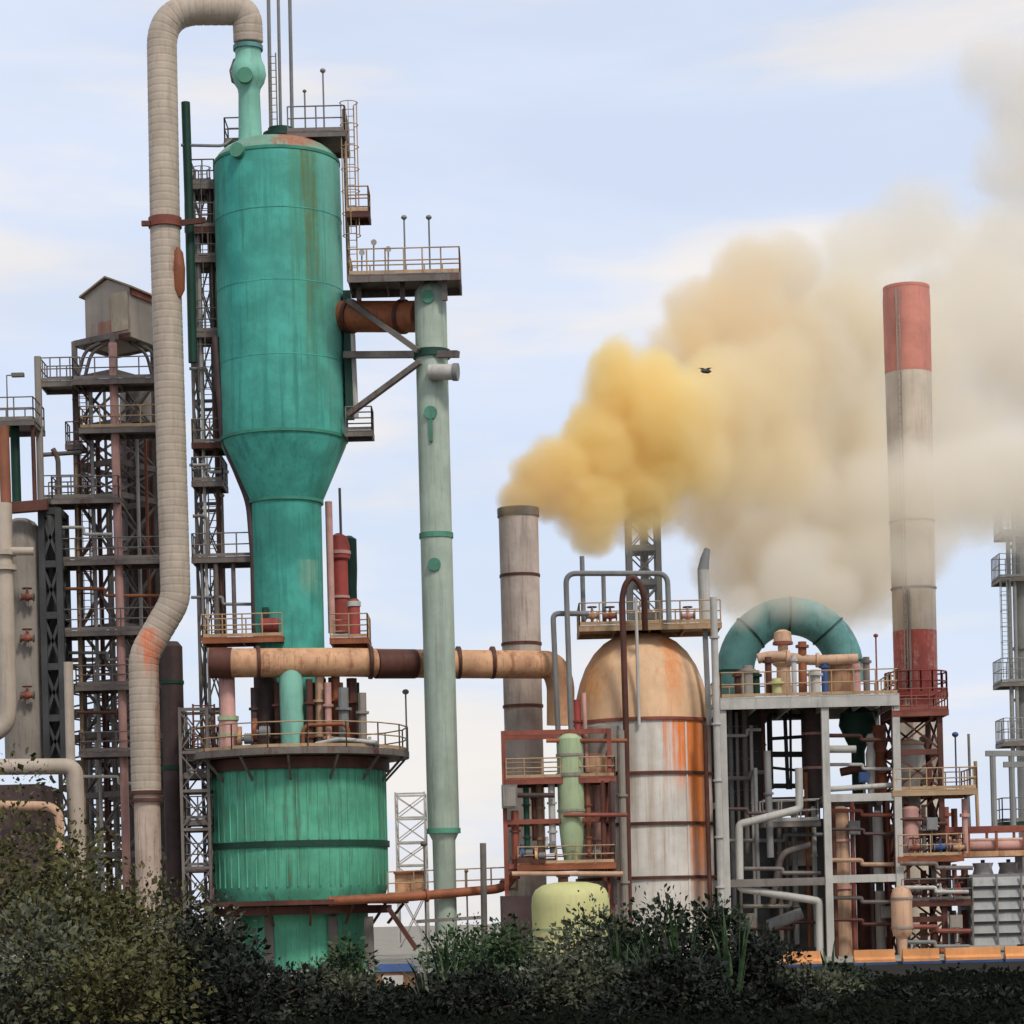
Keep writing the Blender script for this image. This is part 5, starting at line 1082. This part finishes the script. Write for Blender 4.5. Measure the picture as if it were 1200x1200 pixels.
B = [  # label, u, top row, distance, width px, material, leaves, leaf length
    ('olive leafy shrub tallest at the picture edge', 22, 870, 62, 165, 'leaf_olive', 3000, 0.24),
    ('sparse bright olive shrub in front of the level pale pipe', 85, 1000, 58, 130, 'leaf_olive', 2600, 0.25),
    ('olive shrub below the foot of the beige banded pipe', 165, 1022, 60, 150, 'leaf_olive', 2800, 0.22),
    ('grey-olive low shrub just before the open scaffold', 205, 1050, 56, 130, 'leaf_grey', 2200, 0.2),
    ('dark shrub in front of the green drum skirt', 248, 1062, 55, 110, 'leaf_shade', 2600, 0.2),
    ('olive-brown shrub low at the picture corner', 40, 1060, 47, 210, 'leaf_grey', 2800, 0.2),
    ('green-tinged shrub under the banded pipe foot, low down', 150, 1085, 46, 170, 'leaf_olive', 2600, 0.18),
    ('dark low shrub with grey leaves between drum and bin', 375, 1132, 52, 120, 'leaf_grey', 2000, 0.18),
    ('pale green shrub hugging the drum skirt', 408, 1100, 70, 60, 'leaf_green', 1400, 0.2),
    ('dark low shrub right before the blue-lidded bin', 450, 1160, 50, 150, 'leaf_shade', 2000, 0.17),
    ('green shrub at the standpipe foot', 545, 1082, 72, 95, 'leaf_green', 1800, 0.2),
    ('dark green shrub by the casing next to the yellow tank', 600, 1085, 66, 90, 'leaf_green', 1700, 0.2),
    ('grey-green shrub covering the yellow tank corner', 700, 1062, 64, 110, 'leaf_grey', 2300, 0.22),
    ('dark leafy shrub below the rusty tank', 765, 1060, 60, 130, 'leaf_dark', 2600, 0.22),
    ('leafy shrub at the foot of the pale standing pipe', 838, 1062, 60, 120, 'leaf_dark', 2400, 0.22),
    ('dark shrub before the black boxy casing', 890, 1096, 58, 120, 'leaf_shade', 2200, 0.2),
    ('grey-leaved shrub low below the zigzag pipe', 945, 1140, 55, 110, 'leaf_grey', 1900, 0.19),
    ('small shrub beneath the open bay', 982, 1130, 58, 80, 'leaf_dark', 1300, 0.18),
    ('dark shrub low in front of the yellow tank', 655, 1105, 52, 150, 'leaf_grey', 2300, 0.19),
    ('dark low shrub under the standpipe and posts', 560, 1138, 50, 150, 'leaf_shade', 2200, 0.18),
    ('dark low shrub in front of the orange block near the bay', 895, 1152, 48, 150, 'leaf_shade', 2200, 0.18),
    ('dark low shrub below the rusty tank, closest to us', 790, 1112, 48, 170, 'leaf_shade', 2600, 0.19),
    ('deep dark shrub at ground level below the green drum', 285, 1122, 46, 170, 'leaf_shade', 2600, 0.18),
    ('dark low shrub beneath the chimney foot blocks', 1075, 1160, 52, 170, 'leaf_shade', 1900, 0.16),
    ('dark low shrub at the corner below the louvred block', 1175, 1160, 50, 150, 'leaf_shade', 1800, 0.16),
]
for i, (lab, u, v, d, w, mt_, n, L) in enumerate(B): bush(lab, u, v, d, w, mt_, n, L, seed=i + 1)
for i, (lab, u, v, d, n, mt_, sp) in enumerate((
    ('tall spiky green weed before the rusty tank', 798, 1040, 58, 16, 'leaf_green', 0.6), ('bent spiky weed beside the tall one below the rusty tank', 770, 1062, 56, 14, 'leaf_green', 0.7),
    ('spiky green weed under the hooped brown pipe', 728, 1055, 58, 14, 'leaf_green', 0.6), ('long-leaved green weed at the standpipe foot', 525, 1085, 68, 20, 'leaf_green', 0.9),
    ('long-leaved green weed by the dark upright post', 575, 1090, 66, 20, 'leaf_green', 0.9), ('spiky weed in front of the pale standing pipe', 856, 1062, 57, 14, 'leaf_green', 0.6),
    ('grey-green weed near the blue-lidded bin', 505, 1120, 60, 18, 'leaf_grey', 0.9), ('thin weed at the second frame post foot', 972, 1100, 60, 14, 'leaf_green', 0.6))):
    reed(lab, u, v, d, n, mt_, i, sp)
# low cover
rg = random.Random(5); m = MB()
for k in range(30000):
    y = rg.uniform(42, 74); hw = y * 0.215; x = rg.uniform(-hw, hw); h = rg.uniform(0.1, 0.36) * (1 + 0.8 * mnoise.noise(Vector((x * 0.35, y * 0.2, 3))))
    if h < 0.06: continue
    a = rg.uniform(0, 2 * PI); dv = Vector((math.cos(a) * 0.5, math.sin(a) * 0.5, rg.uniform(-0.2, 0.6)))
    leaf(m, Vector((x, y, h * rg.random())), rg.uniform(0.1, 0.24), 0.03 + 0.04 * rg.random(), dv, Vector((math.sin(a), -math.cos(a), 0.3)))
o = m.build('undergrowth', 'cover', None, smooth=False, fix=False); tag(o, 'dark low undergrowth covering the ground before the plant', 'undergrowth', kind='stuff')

# ================================================================ SMOKE
def smoke(name, label, blobs, ramp, axis, dens, edge, amp, nscale, aniso=0.1, voxel=0.5, grow=1.12, seed=0, detail=5, stretch=1.0, thin=0.0):
    """a closed hull round the puffs; inside it the density of each puff fades outward and is torn by turbulence; ramp: colour along local x (x0, x1)"""
    org = P(blobs[0][0], blobs[0][1], blobs[0][2])
    bm = bmesh.new()
    for (u, v, d, r) in blobs:
        bmesh.ops.create_icosphere(bm, subdivisions=3, radius=M(r, d) * grow, matrix=Matrix.Translation(P(u, v, d) - org))
    me = bpy.data.meshes.new(name); bm.to_mesh(me); bm.free()
    tmp = bpy.data.objects.new(name, me); COL.objects.link(tmp)
    rm = tmp.modifiers.new('r', 'REMESH'); rm.mode = 'VOXEL'; rm.voxel_size = voxel
    m2 = bpy.data.meshes.new_from_object(tmp.evaluated_get(bpy.context.evaluated_depsgraph_get())); bpy.data.objects.remove(tmp)
    m2.name = name
    o = bpy.data.objects.new(name, m2); COL.objects.link(o); o.location = org
    mt = bpy.data.materials.new(name); mt.use_nodes = True; nt = mt.node_tree
    nt.nodes.remove(nt.nodes['Principled BSDF'])
    pv = nn(nt, 'ShaderNodeVolumePrincipled'); pv.inputs['Anisotropy'].default_value = aniso
    tc = nn(nt, 'ShaderNodeTexCoord'); co = tc.outputs['Object']
    mp = nn(nt, 'ShaderNodeMapping'); mp.inputs['Location'].default_value = (seed * 3.1, seed * 7.7, seed); mp.inputs['Scale'].default_value = (1.0 / stretch, 1.0, 1.0)
    mp.inputs['Rotation'].default_value = (0, math.radians(32) if stretch != 1.0 else 0, 0)
    nt.links.new(co, mp.inputs['Vector'])
    # puff field: warped a little so that the puffs are not round
    w = nn(nt, 'ShaderNodeTexNoise'); w.inputs['Scale'].default_value = nscale * 0.45; w.inputs['Detail'].default_value = 1
    nt.links.new(mp.outputs[0], w.inputs['Vector'])
    ws = nn(nt, 'ShaderNodeVectorMath', operation='SUBTRACT'); nt.links.new(w.outputs['Color'], ws.inputs[0]); ws.inputs[1].default_value = (0.5, 0.5, 0.5)
    wm = nn(nt, 'ShaderNodeVectorMath', operation='SCALE'); nt.links.new(ws.outputs[0], wm.inputs[0]); wm.inputs['Scale'].default_value = 0.55 / nscale
    wa = nn(nt, 'ShaderNodeVectorMath', operation='ADD'); nt.links.new(co, wa.inputs[0]); nt.links.new(wm.outputs[0], wa.inputs[1])
    acc = None
    for (u, v, d, r) in blobs:
        c = P(u, v, d) - org; dn = nn(nt, 'ShaderNodeVectorMath', operation='DISTANCE'); nt.links.new(wa.outputs[0], dn.inputs[0]); dn.inputs[1].default_value = c
        f = math_node(nt, 'SUBTRACT', 1.0, math_node(nt, 'DIVIDE', dn.outputs['Value'], M(r, d)))
        if acc is None: acc = f
        else:
            sm = nn(nt, 'ShaderNodeMath', operation='SMOOTH_MAX'); nt.links.new(acc, sm.inputs[0]); nt.links.new(f, sm.inputs[1]); sm.inputs[2].default_value = 0.12; acc = sm.outputs[0]
    n1 = nn(nt, 'ShaderNodeTexNoise'); n1.inputs['Scale'].default_value = nscale; n1.inputs['Detail'].default_value = detail; n1.inputs['Roughness'].default_value = 0.64; n1.inputs['Distortion'].default_value = 0.5
    nt.links.new(mp.outputs[0], n1.inputs['Vector'])
    k = math_node(nt, 'ADD', acc, math_node(nt, 'MULTIPLY', math_node(nt, 'SUBTRACT', n1.outputs['Fac'], 0.55), amp))
    dm = smooth(nt, k, 0.0, edge)
    sep = nn(nt, 'ShaderNodeSeparateXYZ'); nt.links.new(co, sep.inputs[0])
    mr = nn(nt, 'ShaderNodeMapRange'); nt.links.new(math_node(nt, 'ADD', sep.outputs[0], math_node(nt, 'MULTIPLY', n1.outputs['Fac'], 2.0)), mr.inputs[0]); mr.inputs[1].default_value = axis[0]; mr.inputs[2].default_value = axis[1]
    thinner = math_node(nt, 'SUBTRACT', 1.0, math_node(nt, 'MULTIPLY', smooth(nt, mr.outputs[0], 0.5, 1.15), thin))
    nt.links.new(math_node(nt, 'MULTIPLY', math_node(nt, 'MULTIPLY', dm, dens), thinner), pv.inputs['Density'])
    cr = nn(nt, 'ShaderNodeValToRGB'); el = cr.color_ramp.elements
    while len(el) < len(ramp): el.new(0.5)
    for e, (p, c) in zip(el, ramp): e.position = p; e.color = (*c, 1)
    nt.links.new(mr.outputs[0], cr.inputs[0]); nt.links.new(cr.outputs[0], pv.inputs['Color'])
    nt.links.new(pv.outputs[0], nt.nodes['Material Output'].inputs['Volume'])
    m2.materials.append(mt)
    tag(o, label, 'smoke', kind='stuff')
    return o
YB = [(609, 606, 124, 26), (610, 594, 124, 34), (616, 584, 124, 36), (622, 576, 124, 32), (636, 560, 124.2, 44), (658, 545, 124.6, 50), (652, 585, 124.8, 36), (690, 590, 125, 54), (695, 622, 125.5, 34), (702, 520, 125.5, 66), (735, 462, 126, 66), (722, 432, 126, 42), (768, 490, 126, 72), (750, 560, 127, 68), (808, 480, 128, 62), (805, 535, 129, 70), (765, 432, 126.5, 36), (850, 470, 131, 74), (855, 540, 132, 70), (900, 450, 133, 78), (905, 540, 134, 74)]
smoke('yellow_smoke', 'dense ochre yellow smoke billowing up out of the brown stack', YB, ((0.0, (0.965, 0.79, 0.45)), (0.3, (0.998, 0.872, 0.50)), (0.72, (0.998, 0.88, 0.52)), (1.0, (0.98, 0.885, 0.67))), (0.0, 12.5), 1.3, 0.4, 0.95, 0.55, 0.1, 0.35, 1.1, 1, 6, 1.0, 0.88)
TB = [(800, 420, 136, 66), (835, 372, 138, 70), (880, 330, 140, 62), (920, 320, 141, 56), (870, 400, 139, 90), (850, 470, 138, 90), (925, 420, 142, 92), (900, 530, 142, 96), (835, 590, 140, 64), (960, 500, 160, 100), (980, 390, 160, 90), (975, 610, 160, 84), (900, 640, 150, 62), (985, 650, 160, 60), (760, 600, 134, 50), (725, 612, 132, 40), (880, 660, 148, 76), (940, 680, 150, 80), (1005, 670, 158, 80)]
smoke('tan_smoke', 'tan smoke cloud rolling on behind the yellow plume', TB, ((0.0, (0.97, 0.815, 0.50)), (0.45, (0.945, 0.815, 0.57)), (1.0, (0.925, 0.855, 0.71))), (-3, 10), 0.46, 0.38, 1.05, 0.34, 0.1, 0.7, 1.1, 2)
PB = [(1000, 350, 166, 90), (1020, 290, 167, 66), (1080, 270, 168, 74), (950, 400, 166, 80), (1050, 430, 168, 120), (1130, 380, 172, 120), (1020, 530, 168, 110), (1130, 540, 172, 120), (1185, 300, 176, 90), (1230, 420, 176, 140), (1185, 190, 176, 62), (1170, 75, 178, 56), (1220, 110, 178, 90), (1250, 200, 178, 100), (1060, 620, 170, 80), (1230, 560, 176, 90), (1190, 620, 176, 50)]
smoke('pale_smoke', 'pale beige smoke bank drifting high behind the banded chimney', PB, ((0.0, (0.94, 0.885, 0.77)), (1.0, (0.94, 0.90, 0.825))), (0, 14), 0.26, 0.45, 1.15, 0.26, 0.1, 0.9, 1.1, 3)
WB = [(930, 690, 124.2, 52), (880, 712, 124.2, 38), (980, 695, 124.2, 40), (935, 660, 124.4, 56), (925, 665, 128, 46), (838, 650, 140, 22), (880, 630, 140, 40), (925, 610, 140, 48), (975, 590, 140, 56), (1025, 580, 140, 66), (1075, 575, 140, 76), (1125, 570, 141, 78), (1180, 560, 142, 78), (1240, 550, 143, 80), (960, 645, 140, 50), (1015, 650, 140, 52), (900, 665, 138, 36), (945, 685, 136, 34), (1070, 650, 141, 56)]
smoke('white_steam', 'thin whitish steam trailing in front of the banded chimney', WB, ((0.0, (0.955, 0.90, 0.80)), (1.0, (0.955, 0.915, 0.83))), (0, 14), 0.42, 0.6, 0.9, 0.3, 0.1, 0.6, 1.1, 4, 4, 2.0)

# ================================================================ LIGHT AND SKY
SUN_EL, SUN_AZ = math.radians(48), math.radians(150)   # azimuth clockwise from +Y (view direction): behind us, to the right
w = bpy.data.worlds.new('World'); SC.world = w; w.use_nodes = True; nt = w.node_tree
bg = nt.nodes['Background']
sky = nn(nt, 'ShaderNodeTexSky', sky_type='NISHITA'); sky.sun_disc = False; sky.sun_elevation = SUN_EL; sky.sun_rotation = SUN_AZ
sky.air_density = 1.0; sky.dust_density = 2.0; sky.ozone_density = 1.5
tc = nn(nt, 'ShaderNodeTexCoord')
mp = nn(nt, 'ShaderNodeMapping'); mp.inputs['Scale'].default_value = (1.6, 1.6, 8.0); mp.inputs['Location'].default_value = (0.3, 0.1, 0.35)
nt.links.new(tc.outputs['Generated'], mp.inputs['Vector'])
c1 = noise(nt, mp.outputs[0], 2.2, 6, 0.55, 0.3)
mp2 = nn(nt, 'ShaderNodeMapping'); mp2.inputs['Scale'].default_value = (1.6, 1.6, 8.0); mp2.inputs['Location'].default_value = (1.3, 0.7, 0.55)
nt.links.new(tc.outputs['Generated'], mp2.inputs['Vector'])
c2 = noise(nt, mp2.outputs[0], 2.6, 5, 0.55, 0.2)
K = 10.0
cloud = mixcol(nt, smooth(nt, c2, 0.44, 0.64), (0.495 * K, 0.548 * K, 0.66 * K), (0.63 * K, 0.60 * K, 0.58 * K))
fac = math_node(nt, 'ADD', 0.80, math_node(nt, 'MULTIPLY', smooth(nt, c1, 0.35, 0.65), 0.17))
cn = nn(nt, 'ShaderNodeMix', data_type='RGBA'); nt.links.new(fac, cn.inputs[0]); nt.links.new(sky.outputs[0], cn.inputs[6]); nt.links.new(cloud, cn.inputs[7])
nt.links.new(cn.outputs[2], bg.inputs['Color']); bg.inputs['Strength'].default_value = 0.1
sd = bpy.data.lights.new('sun', 'SUN'); sd.energy = 1.5; sd.angle = math.radians(10); sd.color = (1.0, 0.95, 0.87)
so = bpy.data.objects.new('sun', sd); COL.objects.link(so)
dirv = Vector((math.sin(SUN_AZ) * math.cos(SUN_EL), math.cos(SUN_AZ) * math.cos(SUN_EL), math.sin(SUN_EL)))
so.rotation_euler = dirv.to_track_quat('Z', 'Y').to_euler(); so.location = (40, 40, 80)

SC.view_settings.view_transform = 'Standard'; SC.view_settings.look = 'None'; SC.view_settings.exposure = 0.58; SC.view_settings.gamma = 1
cy = SC.cycles if hasattr(SC, 'cycles') else None
SC.render.engine = 'CYCLES'
cy = SC.cycles
cy.max_bounces = 14; cy.diffuse_bounces = 3; cy.glossy_bounces = 2; cy.volume_bounces = 12; cy.transparent_max_bounces = 16
cy.use_denoising = True; cy.denoiser = 'OPENIMAGEDENOISE'
cy.sample_clamp_indirect = 6
cy.volume_max_steps = 256; cy.volume_step_rate = 0.55; cy.use_adaptive_sampling = True; cy.adaptive_threshold = 0.025
